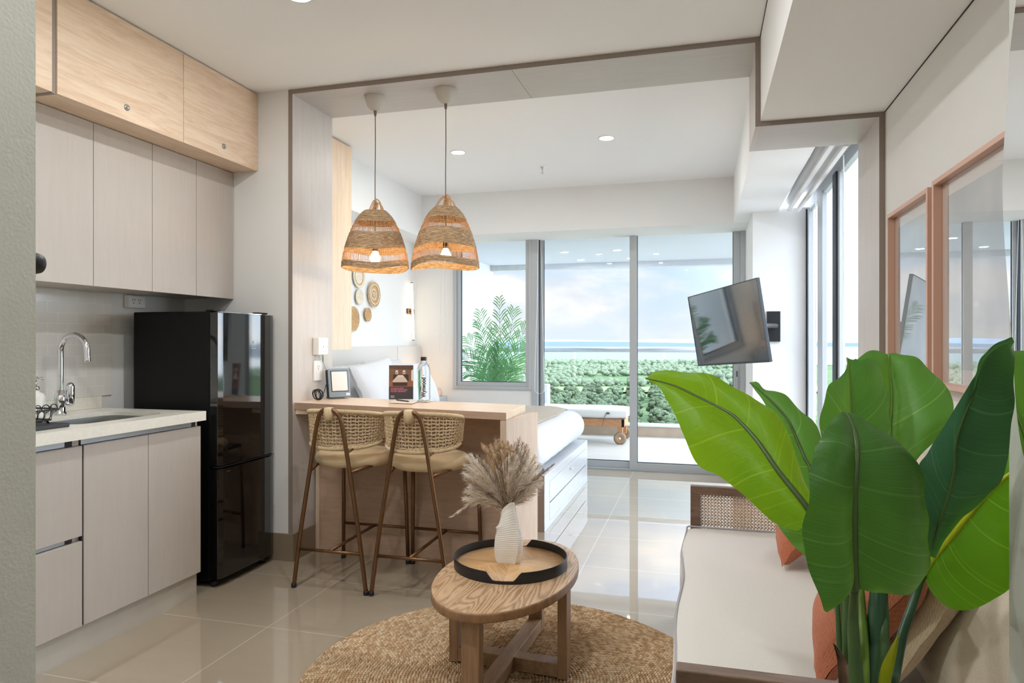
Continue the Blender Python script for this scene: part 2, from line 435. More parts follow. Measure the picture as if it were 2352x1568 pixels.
M['tv_glass'].node_tree.nodes['Principled BSDF'].inputs['IOR'].default_value = 2.8
M['tv_body'] = plain('tv_plastic', S(40,46,50), .4)
M['frame_alu'] = plain('window_aluminium', S(190,195,199), .42, .2)
M['gasket'] = plain('window_gasket', S(52,60,72), .6)
M['glass'] = glass_pane('clear_glass')
M['glass_green'] = glass_pane('balustrade_glass', (.93,.97,.95,1), .8)
M['rail'] = plain('rail_aluminium', S(168,174,178), .35, .5)
M['balcony_wall'] = plain('balcony_render', S(206,211,216), .8, bmp=(120,.1))
M['balcony_tile'] = wood('balcony_tile', S(166,160,152), S(180,175,167), scale=(.8,6,6), freq=4, rough=.45, dist=.4, bmp=.02)
M['kerb'] = plain('travertine_kerb', S(164,148,130), .5, var=(7,.10))
M['teak'] = wood('teak', S(150,104,66), S(186,136,92), scale=(1,6,6), freq=8, rough=.5)
M['wheel'] = plain('wooden_wheel', S(150,120,88), .5)
M['white_canvas'] = fabric('white_canvas', S(206,206,204), 600, .1, .02)
M['palm'] = translucent('palm_leaf', S(92,150,96), S(130,190,110), .35)
M['palm2'] = translucent('palm_leaf_dark', S(70,122,84), S(110,170,100), .35)
M['blind'] = plain('blind_white', S(240,240,240), .6)
M['mirror'] = plain('mirror_silver', (.92,.93,.93,1), .0, 1)
M['glow_warm'] = emis('lamp_warm', (1,.72,.36,1), 14)
M['glow_white'] = emis('lamp_white', (1,.96,.88,1), 9)
M['glow_tube'] = emis('tube_warm', (1,.86,.62,1), 4.0)
M['paper'] = plain('white_paper', S(238,228,220), .7)
M['pen'] = plain('dark_pencil', S(70,62,58), .5)
M['cable_black'] = plain('cable_black', S(24,24,26), .5)
M['cable_green'] = plain('cable_green', S(60,120,70), .5)
M['leaf_bright'] = leafmat('banana_leaf_bright', S(84,146,24), S(100,164,32), S(186,214,96), (.50,.80,.03,1), .62)
M['leaf_mid'] = leafmat('banana_leaf_mid', S(74,136,60), S(84,146,62), S(150,190,96), (.24,.52,.05,1), .42)
M['leaf_deep'] = leafmat('banana_leaf_deep', S(54,104,36), S(68,120,44), S(112,154,72), (.16,.36,.04,1), .32)
M['leaf_bright2'] = leafmat('banana_leaf_fresh', S(60,124,20), S(76,140,26), S(168,206,84), (.26,.60,.02,1), .5)
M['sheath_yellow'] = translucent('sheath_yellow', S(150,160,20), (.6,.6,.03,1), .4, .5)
M['leaf_dark'] = leafmat('banana_leaf_dark', S(40,84,60), S(56,102,72), S(96,140,104), (.10,.30,.06,1), .25, .3)
M['midrib'] = plain('leaf_midrib', S(120,150,56), .45)
M['midrib_dark'] = plain('leaf_midrib_dark', S(70,92,40), .45)
M['midrib_yellow'] = plain('leaf_midrib_yellow', S(196,206,28), .45)  # light shining through is put into this rib colour
M['stem'] = plain('banana_stem', S(66,96,48), .4, var=(9,.15))
M['stem_dark'] = plain('banana_stem_dark', S(48,84,56), .4, var=(9,.15))
M['sheath_dry'] = plain('dry_sheath', S(128,104,84), .8, var=(30,.25))
M['pot'] = plain('grey_pot', S(150,146,140), .7)
M['soil'] = plain('potting_soil', S(60,48,38), .95)
M['hair'] = translucent('pampas_hair', S(228,212,192), S(232,216,194), .35, .8)
M['hair2'] = translucent('pampas_hair_pale', S(252,247,238), S(250,244,232), .35, .8)
M['hair3'] = plain('pampas_hair_mauve', S(140,112,100), .8)
M['bunny'] = plain('bunny_tail', S(206,178,146), .9)
M['straw'] = plain('dry_stalk', S(160,130,96), .8)
M['seagrass'] = plain('woven_seagrass', S(206,170,124), .8, bmp=(300,.5), var=(60,.2))
M['seagrass_pale'] = plain('woven_pale', S(236,226,208), .8, bmp=(300,.4), var=(60,.08))
M['bottle_text'] = plain('black_print', S(18,18,18), .5)
def tiles(name, col, grout, w, h, offset, mortar=.0015, rough=.08, ior=1.6, axis='XY', var=.03, soft=.0):
    m, nt, bs = newmat(name)
    tc = nt.nodes.new('ShaderNodeTexCoord'); src = tc.outputs['Object']
    if axis == 'YZ':
        sp = nd(nt, 'ShaderNodeSeparateXYZ'); nt.links.new(src, sp.inputs[0]); cb = nd(nt, 'ShaderNodeCombineXYZ')
        nt.links.new(sp.outputs[1], cb.inputs[0]); nt.links.new(sp.outputs[2], cb.inputs[1]); src = cb.outputs[0]
    br = nd(nt, 'ShaderNodeTexBrick'); br.offset = offset; br.squash = 1
    br.inputs['Scale'].default_value = 1; br.inputs['Mortar Size'].default_value = mortar; br.inputs['Mortar Smooth'].default_value = .1
    br.inputs['Brick Width'].default_value = w; br.inputs['Row Height'].default_value = h
    nt.links.new(src, br.inputs['Vector'])
    v = coords(nt, (1.2,5,1)); f = noise_tex(nt, v, 1.6, 5, .55, .8)
    base = ramp(nt, f, [(.3, tuple(x*(1-var) for x in col[:3])), (.7, tuple(x*(1+var) for x in col[:3]))])
    mx = nd(nt, 'ShaderNodeMix', data_type='RGBA'); nt.links.new(br.outputs['Fac'], mx.inputs[0]); nt.links.new(base, mx.inputs[6]); mx.inputs[7].default_value = grout
    nt.links.new(mx.outputs[2], bs.inputs['Base Color'])
    bs.inputs['Roughness'].default_value = rough; bs.inputs['IOR'].default_value = ior
    inv = nd(nt, 'ShaderNodeMath', operation='SUBTRACT'); inv.inputs[0].default_value = 1; nt.links.new(br.outputs['Fac'], inv.inputs[1])
    if soft:
        wob = noise_tex(nt, coords(nt, (1,1,1)), 22, 2)
        ad = nd(nt, 'ShaderNodeMath', operation='MULTIPLY_ADD'); nt.links.new(wob, ad.inputs[0]); ad.inputs[1].default_value = soft; nt.links.new(inv.outputs[0], ad.inputs[2])
        bump(nt, bs, ad.outputs[0], .5, .002)
    else: bump(nt, bs, inv.outputs[0], .25, .0006)
    return m
M['floor'] = tiles('polished_porcelain', (.39,.32,.235,1), (.66,.59,.48,1), 1.2, .595, 0, .0016, .02, 2.1)
M['subway'] = tiles('subway_tile', (.77,.75,.70,1), (.92,.90,.86,1), .105, .0525, .5, .0012, .12, 1.55, 'YZ', .02, .5)
# ---------------------------------------------------------------- the room shell
XK, XB = -3.0, -2.94          # kitchen wall, bedroom wall
XR = .80                       # right wall
YP0, YP1 = 3.432, 3.868        # portal front and back
ZC, ZL = 2.70, 2.297           # ceiling, lowered beam
YW = 6.76                      # window wall
YB0 = -1.6                     # end of the entrance corridor
def struct(name, mb, mats, **k): return build(name, mb, mats, kind='structure', **k)
def sbox(name, mats, *a, **k): return struct(name, MB().box(*a), mats, **k)
fl = MB().box(XK-.2, 1.3, YB0-.2, YW-.03, -.12, 0)
struct('floor', fl, M['floor'], origin=(-.64-1.2*4, 2.01-.595*8, 0))
sbox('ceiling', [M['ceiling']], XK-.2, 1.3, YB0-.2, 3.65, ZC, 2.86)
sbox('ceiling_bedroom', [M['ceiling_room']], XK-.2, .95, 3.65, YW+.2, ZC, 2.86)
sbox('wall_kitchen', M['wall'], XK-.2, XK, .6, 3.43, 0, ZC)
sbox('wall_pier', M['wall'], XK-.2, -2.285, YP0, YP1, 0, ZC)
sbox('wall_left', M['wall_room'], XB-.2, XB, YP1, YW+.2, 0, ZC)
sbox('wall_left_soffit', M['wall_room'], XB, -2.665, 4.545, YW, ZL, ZC)
sbox('wall_right', M['wall'], XR, XR+.2, 1.3, YP1, 0, ZC)
sbox('wall_back', M['wall'], XK-.2, 1.3, YB0-.2, YB0, 0, ZC)
sbox('wall_entrance_left', M['wall_green'], -1.13, -1.0, YB0, .826, 0, ZC)
sbox('wall_entrance_left_return', M['wall'], XK, -1.13, .6, .826, 0, ZC)
sbox('wall_entrance_right', M['wall_green'], .52, XR+.2, YB0, 1.389, 0, ZC)
# lowered beam along the right wall, and the bulkhead over the window wall
sbox('ceiling_beam', [M['ceiling']], .268, XR, YB0, 3.65, ZL, ZC)
b = MB().box(.268, .585, 3.65, 6.262, ZL, ZC).box(.585, XR+.02, 3.65, 5.8, 2.42, ZC)
struct('ceiling_beam_bedroom', b, [M['ceiling_room']])
sbox('ceiling_bulkhead', [M['wall_room']], -2.665, XR, 6.262, YW+.05, ZL, ZC)
# window wall: wall under and beside the fixed window, column by the sliding door
sbox('wall_far', M['wall_room'], XB, -1.668, YW, YW+.15, 0, .785)
sbox('wall_far_left', M['wall_room'], XB, -2.517, YW, YW+.15, .785, ZL+.05)
sbox('wall_column', M['wall_room'], .394, XR+.06, 5.80, YW+.15, 0, ZL+.02)
sbox('wall_right_above_window', M['wall_room'], XR+.02, XR+.1, YP1, 5.8, 2.36, ZC)
sbox('wall_right_sill', M['wall_room'], XR, XR+.08, YP1, 5.8, 0, .06)
# portal lining (laminate) with its dark front edge
e = .0225
def lining(name, bx, front, mat):
    m = MB(); m.box(*bx); m.mi = 1; m.box(*front)
    return struct(name, m, [mat, M['edge']])
lining('trim_1', (-2.285, -2.26, YP0, YP1, 0.0, 2.675), (-2.2855, -2.2595, YP0-.003, YP0, 0, 2.7), M['lining'])
m = MB(); m.box(-2.26, -.958, YP0, YP1, 2.675, 2.699); m.box(-.9555, .245, YP0, YP1, 2.675, 2.699)
m.mi = 1; m.box(-2.26, .268, YP0-.003, YP0, 2.6745, 2.699); struct('trim_2', m, [M['lining_h'], M['edge']])
lining('trim_3', (.245, .267, YP0, YP1, 2.275, 2.675), (.2445, .2675, YP0-.003, YP0, 2.297, 2.6745), M['lining'])
lining('trim_4', (.267, .776, YP0, YP1, 2.275, 2.296), (.2445, .800, YP0-.003, YP0, 2.2745, 2.2968), M['lining_h'])
lining('trim_5', (.776, .799, YP0, YP1, 0, 2.275), (.7755, .7995, YP0-.003, YP0, 0, 2.2745), M['lining'])
# dark shadow gaps along the ceiling joints
g = MB(); g.box(.265, .268, YB0, YP0-.004, 2.697, 2.7); struct('trim_6', g, M['gap'])
g = MB(); g.box(.797, .80, 1.39, YP0-.004, 2.293, 2.297); struct('trim_7', g, M['gap'])
# skirting on the pier
sk = MB(); sk.box(-2.50, -2.26, YP0-.012, YP0, 0, .155); struct('baseboard_pier', sk, M['skirting'])
sk = MB(); sk.box(-2.26, -2.248, YP0-.012, 3.66, 0, .155); struct('baseboard_jamb', sk, M['skirting'])

# ---------------------------------------------------------------- window_1: fixed window on the left of the far wall
w1 = thing('window_1', (-2.1, YW, .77), None, None, kind='structure')
fr = MB()
x0, x1, z0, z1 = -2.517, -1.668, .769, 2.36
for a in ((x0, x0+.036, YW-.02, YW+.09, z0, z1), (x1-.03, x1, YW-.02, YW+.09, z0, z1), (x0+.036, x1-.03, YW-.02, YW+.09, z0, z0+.033)): fr.box(*a)
build('window_frame', fr, M['frame_alu'], w1, bev=.002)
fr = MB()
for a in ((x0+.036, x0+.076, YW, YW+.06, z0+.033, z1), (x1-.068, x1-.03, YW, YW+.06, z0+.033, z1), (x0+.076, x1-.068, YW, YW+.06, z0+.033, z0+.074)): fr.box(*a)
fr.mi = 1
for a in ((x0+.076, x0+.080, YW+.01, YW+.05, z0+.074, z1), (x0+.08, x1-.068, YW+.01, YW+.05, z0+.074, z0+.079)): fr.box(*a)
build('sash', fr, [M['frame_alu'], M['gasket']], w1, bev=.0015)
build('pane', MB().box(x0+.08, x1-.069, YW+.028, YW+.034, z0+.079, z1), M['glass'], w1)
# ---------------------------------------------------------------- door_1: sliding glass door to the balcony
d1 = thing('door_1', (-.6, YW, 0), None, None, kind='structure')
fr = MB(); fr.box(-1.668, -1.6, YW-.02, YW+.12, 0, 2.36); fr.mi = 1; fr.box(-1.6, -1.594, YW, YW+.1, .0, 2.36)
fr.mi = 0; fr.box(.347, .394, YW-.02, YW+.12, 0, 2.36); fr.box(-1.594, .347, YW-.01, YW+.11, -.004, .014)
build('door_frame', fr, [M['frame_alu'], M['gasket']], d1, bev=.002)
def slider(xa, xb, ya, parent, sl, sr):
    t = MB(); t.box(xa, xa+sl, ya, ya+.04, .014, 2.36); t.box(xb-sr, xb, ya, ya+.04, .014, 2.36); t.box(xa+sl, xb-sr, ya, ya+.04, .014, .076)
    t.mi = 1; t.box(xa+sl, xb-sr, ya+.012, ya+.028, .076, .083); t.box(xa+sl, xa+sl+.006, ya+.012, ya+.028, .083, 2.36); t.box(xb-sr-.005, xb-sr, ya+.012, ya+.028, .083, 2.36)
    pnl = build('sliding_panel', t, [M['frame_alu'], M['gasket']], parent, bev=.002)
    build('pane', MB().box(xa+sl+.006, xb-sr-.005, ya+.017, ya+.023, .083, 2.36), M['glass'], pnl)
    return pnl
slider(-1.594, -.62, YW+.045, d1, .035, .06)
p2 = slider(-.683, .347, YW, d1, .072, .062)
h = MB(); h.box(.309, .325, YW-.012, YW, .80, 1.0); h.mi = 1; h.box(.312, .322, YW-.0135, YW-.012, .93, .985)
build('door_handle', h, [M['frame_alu'], M['gasket']], p2, bev=.003)
# ---------------------------------------------------------------- window_2: tall window in the right wall
w2 = thing('window_2', (XR+.06, 4.9, 0), None, None, kind='structure')
fr = MB()
fr.box(XR+.005, XR+.04, YP1, 5.80, .06, .11); fr.box(XR+.005, XR+.04, YP1, 5.80, 2.28, 2.36)
fr.mi = 1; fr.box(XR-.012, XR+.03, 5.775, 5.797, .06, 2.30); fr.mi = 0
fr.box(XR-.002, XR+.035, 5.725, 5.775, .06, 2.30)
fr.box(XR-.002, XR+.030, 5.10, 5.30, .06, 2.30)
fr.mi = 1; fr.box(XR-.012, XR+.016, 4.55, 4.66, .06, 2.30); fr.mi = 0; fr.box(XR, XR+.030, 4.50, 4.55, .06, 2.30)
build('window_frame', fr, [M['frame_alu'], M['gasket']], w2, bev=.002)
M['glass_low'] = glass_pane('low_glare_glass', (1,1,1,1), .15)
build('pane', MB().box(XR+.012, XR+.018, 3.87, 4.50, .11, 2.28), M['glass_low'], w2)
build('pane', MB().box(XR+.012, XR+.018, 4.66, 5.10, .11, 2.28), M['glass_low'], w2)
build('pane', MB().box(XR+.012, XR+.018, 5.30, 5.725, .11, 2.28), M['glass_low'], w2)
# ---------------------------------------------------------------- roller blind in the beam pocket, and its chains
rb = thing('roller_blind', (.70, 4.8, 2.28), 'rolled up white roller blind in the pocket above the right window', 'blind')
build('roller', MB().tube([(.66, 3.88, 2.36), (.66, 5.76, 2.36)], .03, 14), M['blind'], rb)
build('bottom_bar', MB().box(.645, .675, 3.88, 5.76, 2.285, 2.305).box(.71, .735, 3.88, 5.76, 2.27, 2.30), M['blind'], rb, bev=.003)
def chain(name, pts, label, cat='blind chain', r=.0022, seg=5):
    o = build(name, MB().tube(catmull(pts, 60), r, seg), M['blind'], label=label, cat=cat); return o
def loopchain(name, x, y, zt, zb, w, label, along='x'):
    q = []
    d = Vector((w, 0, 0)) if along == 'x' else Vector((0, w, 0))
    c = Vector((x, y, 0))
    q += [c - d*.25 + Vector((0,0,zt)), c - d*.6 + Vector((0,0,(zt+zb)/2)), c - d + Vector((0,0,zb+.08)), c - d*.6 + Vector((0,0,zb+.015)), c + Vector((0,0,zb)), c + d*.6 + Vector((0,0,zb+.015)), c + d + Vector((0,0,zb+.08)), c + d*.6 + Vector((0,0,(zt+zb)/2)), c + d*.25 + Vector((0,0,zt))]
    return build(name, MB().tube(catmull(q, 80), .0024, 5), M['blind'], label=label, cat='blind chain')
loopchain('blind_chain', -1.575, YW-.06, 2.29, .735, .05, 'white looped blind chain hanging beside the sliding door frame')
loopchain('blind_chain', -2.62, YW-.05, 2.29, 1.12, .035, 'thin white looped blind chain between the headboard and the fixed window')
loopchain('blind_chain', .755, 4.13, 2.29, .95, .012, 'white beaded blind chain at the portal side of the right window', 'y')
loopchain('blind_chain', .745, 5.02, 2.29, .75, .012, 'white beaded blind chain in front of the window mullion on the right', 'y')
# ---------------------------------------------------------------- ceiling fittings
def downlight(x, y, z, label, mesh=None):
    t = thing('downlight', (x, y, z), label, 'ceiling light', 'round recessed ceiling downlights')
    build('trim_ring', MB().lathe([(.046, -.001), (.048, -.006), (.058, -.004), (.060, 0)], (x, y, z), 32, caps=False), M['white_plastic'], t)
    build('lens', MB().lathe([(.0, -.0015), (.047, -.0015)], (x, y, z), 32, caps=False), M['glow_white'], t)
    return t
downlight(-1.786, 4.891, ZC, 'lit round downlight in the bedroom ceiling behind the pendant lamps')
downlight(-.65, 4.83, ZC, 'lit round downlight in the bedroom ceiling nearer the lowered beam')
downlight(-1.62, 2.505, ZC, 'lit round downlight in the near ceiling cut by the top of the picture')
sp = thing('ceiling_sprinkler', (-1.269, 5.503, ZC), 'small chrome fire sprinkler on the white bedroom ceiling', 'sprinkler')
build('escutcheon', MB().lathe([(.0,-.008),(.022,-.008),(.034,-.002),(.036,0)], (-1.269,5.503,ZC), 24), M['chrome'], sp)
q = MB().lathe([(.0,-.045),(.007,-.045),(.008,-.03),(.006,-.008)], (-1.269,5.503,ZC), 12); q.lathe([(.0,-.05),(.016,-.05),(.016,-.047),(0,-.047)], (-1.269,5.503,ZC), 16)
build('head', q, M['chrome'], sp)
# ---------------------------------------------------------------- black knob at the end of the entrance wall
kb = MB(); kb.lathe([(.008, 0), (.010, .004), (.0150, .008), (.0170, .014), (.0170, .022), (.0155, .028), (.0105, .032), (0, .0335)], (-1.028, .827, 1.377), 24, 'y')
build('wall_knob', kb, M['black'], label='round black knob at the end of the grey green entrance wall', cat='hook')
# ---------------------------------------------------------------- kitchen
XG, XWD, XBF = -2.654, -2.489, -2.38
def wall_unit(y0, y1, label):
    t = thing('wall_cabinet', ((XK+XG)/2, (y0+y1)/2, 1.507), label, 'kitchen cabinet', 'grey upper kitchen cabinets')
    build('carcass', MB().box(XK+.001, XG-.02, y0+.0005, y1-.0005, 1.512, 2.247), M['greige'], t)
    build('cabinet_door', MB().box(XG-.0185, XG, y0+.0015, y1-.0015, 1.507, 2.246), M['greige'], t, bev=.001)
wall_unit(2.13, 2.471, 'greige upper cabinet above the sink tap, left end of the visible row')
wall_unit(2.471, 2.815, 'greige upper cabinet above the wall socket, second door from the tiles')
wall_unit(2.815, 3.124, 'greige upper cabinet right above the back of the fridge')
wall_unit(3.124, 3.431, 'greige upper cabinet at the end of the row against the pier')
def wood_unit(y0, y1, label, lock):
    t = thing('top_cabinet', ((XK+XWD)/2, (y0+y1)/2, 2.248), label, 'kitchen cabinet', 'oak cabinets under the ceiling')
    build('carcass', MB().box(XK+.001, XWD-.02, y0, y1, 2.249, 2.69), M['oak_h'], t)
    d = build('flap_door', MB().box(XWD-.019, XWD, y0+.0015, y1-.0015, 2.248, 2.692), M['oak_h'], t, bev=.001)
    if lock:
        p = PX(lock[0], lock[1], XWD)
        build('lock', MB().lathe([(.0, .004), (.006, .004), (.0065, .006), (.012, .006), (.014, .003), (.0145, 0)], p, 20, 'x'), M['steel'], d)
m = MB().box(XK+.001, XWD-.006, 2.128, 2.1465, 2.246, 2.695)
build('filler_strip', m, M['edge'], label='narrow dark filler strip between two oak top cabinets', cat='filler strip')
wood_unit(1.40, 2.127, 'oak top cabinet cut by the entrance wall, left of the dark strip', None)
wood_unit(2.147, 2.841, 'wide oak top cabinet with a lock, right of the dark strip', (291, 247))
wood_unit(2.841, 3.431, 'oak top cabinet with a lock touching the pier', (514, 336))
# base units
def base_front(parent, name, y0, y1, z0, z1):
    return build(name, MB().box(XBF-.02, XBF, y0, y1, z0, z1), M['greige'], parent, bev=.001)
dr = thing('drawer_unit', (-2.7, 1.93, .12), 'greige drawer unit with two deep drawers left of the sink unit', 'kitchen cabinet')
build('carcass', MB().box(XK+.001, XBF-.06, 1.56, 2.166, .122, .868), M['greige'], dr)
base_front(dr, 'drawer', 1.56, 2.163, .481, .84); base_front(dr, 'drawer', 1.56, 2.163, .122, .46)
for za, zc in ((.462,.479),(.842,.866)):
    c = MB().box(XBF-.055, XBF-.018, 1.56, 2.10, za, zc); c.mi = 1; c.box(XBF-.055, XBF-.02, 2.10, 2.135, za, zc); build('grip_channel', c, [M['alu'], M['dark_gap']], dr)
build('end_panel', MB().box(XBF-.06, XBF-.022, 2.136, 2.166, .122, .868), M['greige'], dr)
sk = thing('sink_unit', (-2.7, 2.5, .12), 'greige sink cabinet with two doors beside the fridge', 'kitchen cabinet')
m = MB(); m.box(XK+.001, XBF-.021, 2.172, 2.831, .122, .14); m.box(XK+.001, XBF-.06, 2.172, 2.19, .14, .868); m.box(XK+.001, XBF-.06, 2.813, 2.831, .14, .868); m.box(XK+.001, XK+.012, 2.19, 2.813, .14, .868)
build('carcass', m, M['greige'], sk)
base_front(sk, 'cabinet_door', 2.1715, 2.4995, .122, .84); base_front(sk, 'cabinet_door', 2.5025, 2.831, .122, .84)
c = MB().box(XBF-.055, XBF-.02, 2.175, 2.79, .842, .866); c.mi = 1; c.box(XBF-.055, XBF-.022, 2.79, 2.82, .842, .866)
build('grip_channel', c, [M['alu'], M['dark_gap']], sk)
build('end_panel', MB().box(XBF-.06, XBF-.022, 2.82, 2.831, .84, .868), M['greige'], sk)
build('gap_strip', MB().box(XBF-.035, XBF-.005, 2.1665, 2.1712, .122, .84), M['dark_gap'], sk)
build('kitchen_plinth', MB().box(-2.9, XBF-.02, 1.4, 2.826, 0, .1215), M['plinth'], label='grey stone tiled plinth under the base cabinets', cat='plinth')
# worktop with a rounded sink opening
wt = thing('worktop', (-2.67, 2.2, .87), 'cream quartz worktop with the sink cut into it', 'worktop')
ox0, ox1, oy0, oy1 = XK+.001, -2.349, 1.4, 2.832
ix0, ix1, iy0, iy1, rr = -2.80, -2.455, 2.205, 2.70, .075
inner = []
for cxx, cyy, a0 in ((ix1-rr, iy1-rr, 0), (ix0+rr, iy1-rr, 90), (ix0+rr, iy0+rr, 180), (ix1-rr, iy0+rr, 270)):
    for k in range(9):
        a = math.radians(a0 + k*90/8); inner.append((cxx+rr*math.cos(a), cyy+rr*math.sin(a)))
def ring_project(p):
    cx_, cy_ = (ix0+ix1)/2, (iy0+iy1)/2; dx, dy = p[0]-cx_, p[1]-cy_
    t = 1e9
    if dx > 1e-9: t = min(t, (ox1-cx_)/dx)
    if dx < -1e-9: t = min(t, (ox0-cx_)/dx)
    if dy > 1e-9: t = min(t, (oy1-cy_)/dy)
    if dy < -1e-9: t = min(t, (oy0-cy_)/dy)
    return (cx_+dx*t, cy_+dy*t)
outer = [ring_project(p) for p in inner]
for cor in ((ox1,oy1),(ox0,oy1),(ox0,oy0),(ox1,oy0)):
    k = min(range(len(outer)), key=lambda i: (outer[i][0]-cor[0])**2+(outer[i][1]-cor[1])**2); outer[k] = cor
mb = MB(); n = len(inner); z0, z1 = .8695, .915
vs = [(x,y,z1) for x,y in inner] + [(x,y,z1) for x,y in outer] + [(x,y,z0) for x,y in inner] + [(x,y,z0) for x,y in outer]
fs = []
for i in range(n):
    j = (i+1) % n
    fs += [(i, n+i, n+j, j), (2*n+i, 2*n+j, 3*n+j, 3*n+i), (n+i, 3*n+i, 3*n+j, n+j), (i, j, 2*n+j, 2*n+i)]
mb.add(vs, fs, False)
build('slab', mb, M['stone'], wt)
build('upstand', MB().box(XK+.001, XK+.013, 1.4, 2.832, .9155, .976), M['stone'], wt, bev=.001)
def basin(a, b):
    # rounded bowl below the opening
    k = int(a*n) % n; x, y = inner[k]; cx_, cy_ = (ix0+ix1)/2, (iy0+iy1)/2
    s = .994-.03*min(b/.5,1) if b < .5 else .964 - (b-.5)*2*.92
    zz = .897 - min(b/.5, 1)*.17 - max(0, b-.5)*.02
    return Vector((cx_+(x-cx_)*s, cy_+(y-cy_)*s, zz))
build('sink_basin', MB().grid(basin, n, 12, closeu=True), M['steel'], wt)
# tiles
build('tile_backsplash', MB().box(XK+.001, XK+.007, 1.4, 2.897, .977, 1.5055), M['subway'], label='white glossy subway tile panel behind the sink tap', cat='wall tiles', origin=(XK, 1.4+.03, .977))
# tap
fx, fy = -2.885, 2.505
tp = thing('sink_tap', (fx, fy, .9155), 'tall chrome gooseneck kitchen tap beside the sink', 'tap')
build('tap_body', MB().lathe([(.026,0),(.026,.006),(.021,.012),(.021,.05),(.024,.055),(.024,.095),(.018,.098),(.018,.112),(.013,.114)], (fx,fy,.9155), 28), M['chrome'], tp)
pts = [(fx,fy,1.02),(fx,fy,1.12),(fx,fy,1.19)] + [(fx+.085-.085*math.cos(a*PI/16), fy-.012*a/16, 1.205+.082*math.sin(a*PI/16)) for a in range(0,16)] + [(fx+.172,fy-.013,1.18),(fx+.176,fy-.014,1.162)]
build('spout', MB().tube(catmull(pts, 60), [.0128]*61, 16), M['chrome'], tp)
hb = MB(); hb.tube([(fx,fy,.965),(fx+.02,fy+.03,.965)], .014, 14)
hb.tube([(fx+.02,fy+.034,.952),(fx+.02,fy+.034,.958),(fx+.02,fy+.034,.97),(fx+.02,fy+.034,1.045),(fx+.02,fy+.034,1.058),(fx+.02,fy+.034,1.064)], [.008,.014,.018,.019,.014,.005], 18)
build('lever', hb, M['chrome'], tp)
# soap pump
sx, sy = -2.90, 2.395
so = thing('soap_pump', (sx, sy, .915), 'white soap bottle with chrome pump beside the kitchen tap', 'soap dispenser')
build('bottle', MB().lathe([(.0,0),(.036,0),(.038,.004),(.038,.09),(.030,.105),(.016,.112),(.016,.118)], (sx,sy,.9155), 26), M['white_ceramic'], so)
pm = MB().lathe([(.016,.118),(.016,.138),(.006,.14),(.006,.172),(.011,.174),(.011,.182),(0,.183)], (sx,sy,.915), 18); pm.tube([(sx,sy,1.092),(sx+.035,sy,1.092),(sx+.04,sy,1.084)], .0045, 8)
build('pump', pm, M['chrome'], so)
# drying mat and wire dish rack
mt = MB(); mt.prism([(-2.72,1.72),(-2.44,1.72),(-2.428,1.732),(-2.428,2.148),(-2.44,2.16),(-2.72,2.16)], .9155, .930)
build('drip_tray', mt, plain('drip_tray_grey', S(52,54,56), .6), label='dark grey drip tray under the wire dish rack', cat='drip tray', bev=.003)
rk = thing('dish_rack', (-2.58, 1.93, .93), 'black wire dish rack on the dark tray by the sink', 'dish rack')
w = MB(); x0, x1, y0, y1 = -2.70, -2.47, 1.75, 2.14
def rect_loop(x0, x1, y0, y1, z, r=.03):
    q = []
    for cxx, cyy, a0 in ((x1-r,y1-r,0),(x0+r,y1-r,90),(x0+r,y0+r,180),(x1-r,y0+r,270)):
        for k in range(5):
            a = math.radians(a0+k*22.5); q.append((cxx+r*math.cos(a), cyy+r*math.sin(a), z))
    return q
w.tube(rect_loop(x0,x1,y0,y1+.015,.985), .0035, 8, closed=True); w.tube(rect_loop(x0+.01,x1-.01,y0+.01,y1-.01,.945), .003, 8, closed=True)
build('basket_frame', w, M['black_wire'], rk)
w = MB()
for k in range(13):
    y = 1.77+k*.028
    w.tube([(x0,y,1.0),(x0+.004,y,.96),(x0+.02,y,.94),(x1-.02,y,.94),(x1-.004,y,.96),(x1,y,1.0)], .0018, 6)
for k in range(11):
    y = 1.775+k*.034
    w.tube([(x1+.001,y+.016*math.cos(a*PI/6),.992+.016*math.sin(a*PI/6)) for a in range(13)], .002, 6)
    w.tube([(x0,y+.016*math.cos(a*PI/6),.992+.016*math.sin(a*PI/6)) for a in range(13)], .002, 6)
for k in range(6):
    x = x0+.03+k*.034; w.tube([(x,y0+.01,.945),(x,y1-.01,.945),(x,y1,.985)], .0018, 6)
build('wires', w, M['black_wire'], rk)
for x in (x0+.03, x1-.03):
    for y in (y0+.03, y1-.03): build('foot', MB().tube([(x,y,.945),(x,y+.01,.931)], .004, 8), M['black_wire'], rk)
# socket under the wall units
so = thing('wall_socket', (XK, 3.04, 1.47), 'white double wall socket under the greige cabinets above the fridge', 'socket')
build('plate', MB().box(XK, XK+.03, 2.985, 3.10, 1.44, 1.506), M['white_plastic'], so, bev=.003)
for yy in (3.02, 3.06):
    q = MB(); q.box(XK+.03, XK+.0306, yy-.008, yy-.0055, 1.478, 1.488); q.box(XK+.03, XK+.0306, yy+.0055, yy+.008, 1.478, 1.488); q.box(XK+.03, XK+.0306, yy-.003, yy+.003, 1.464, 1.469)
    build('receptacle', q, M['black'], so)
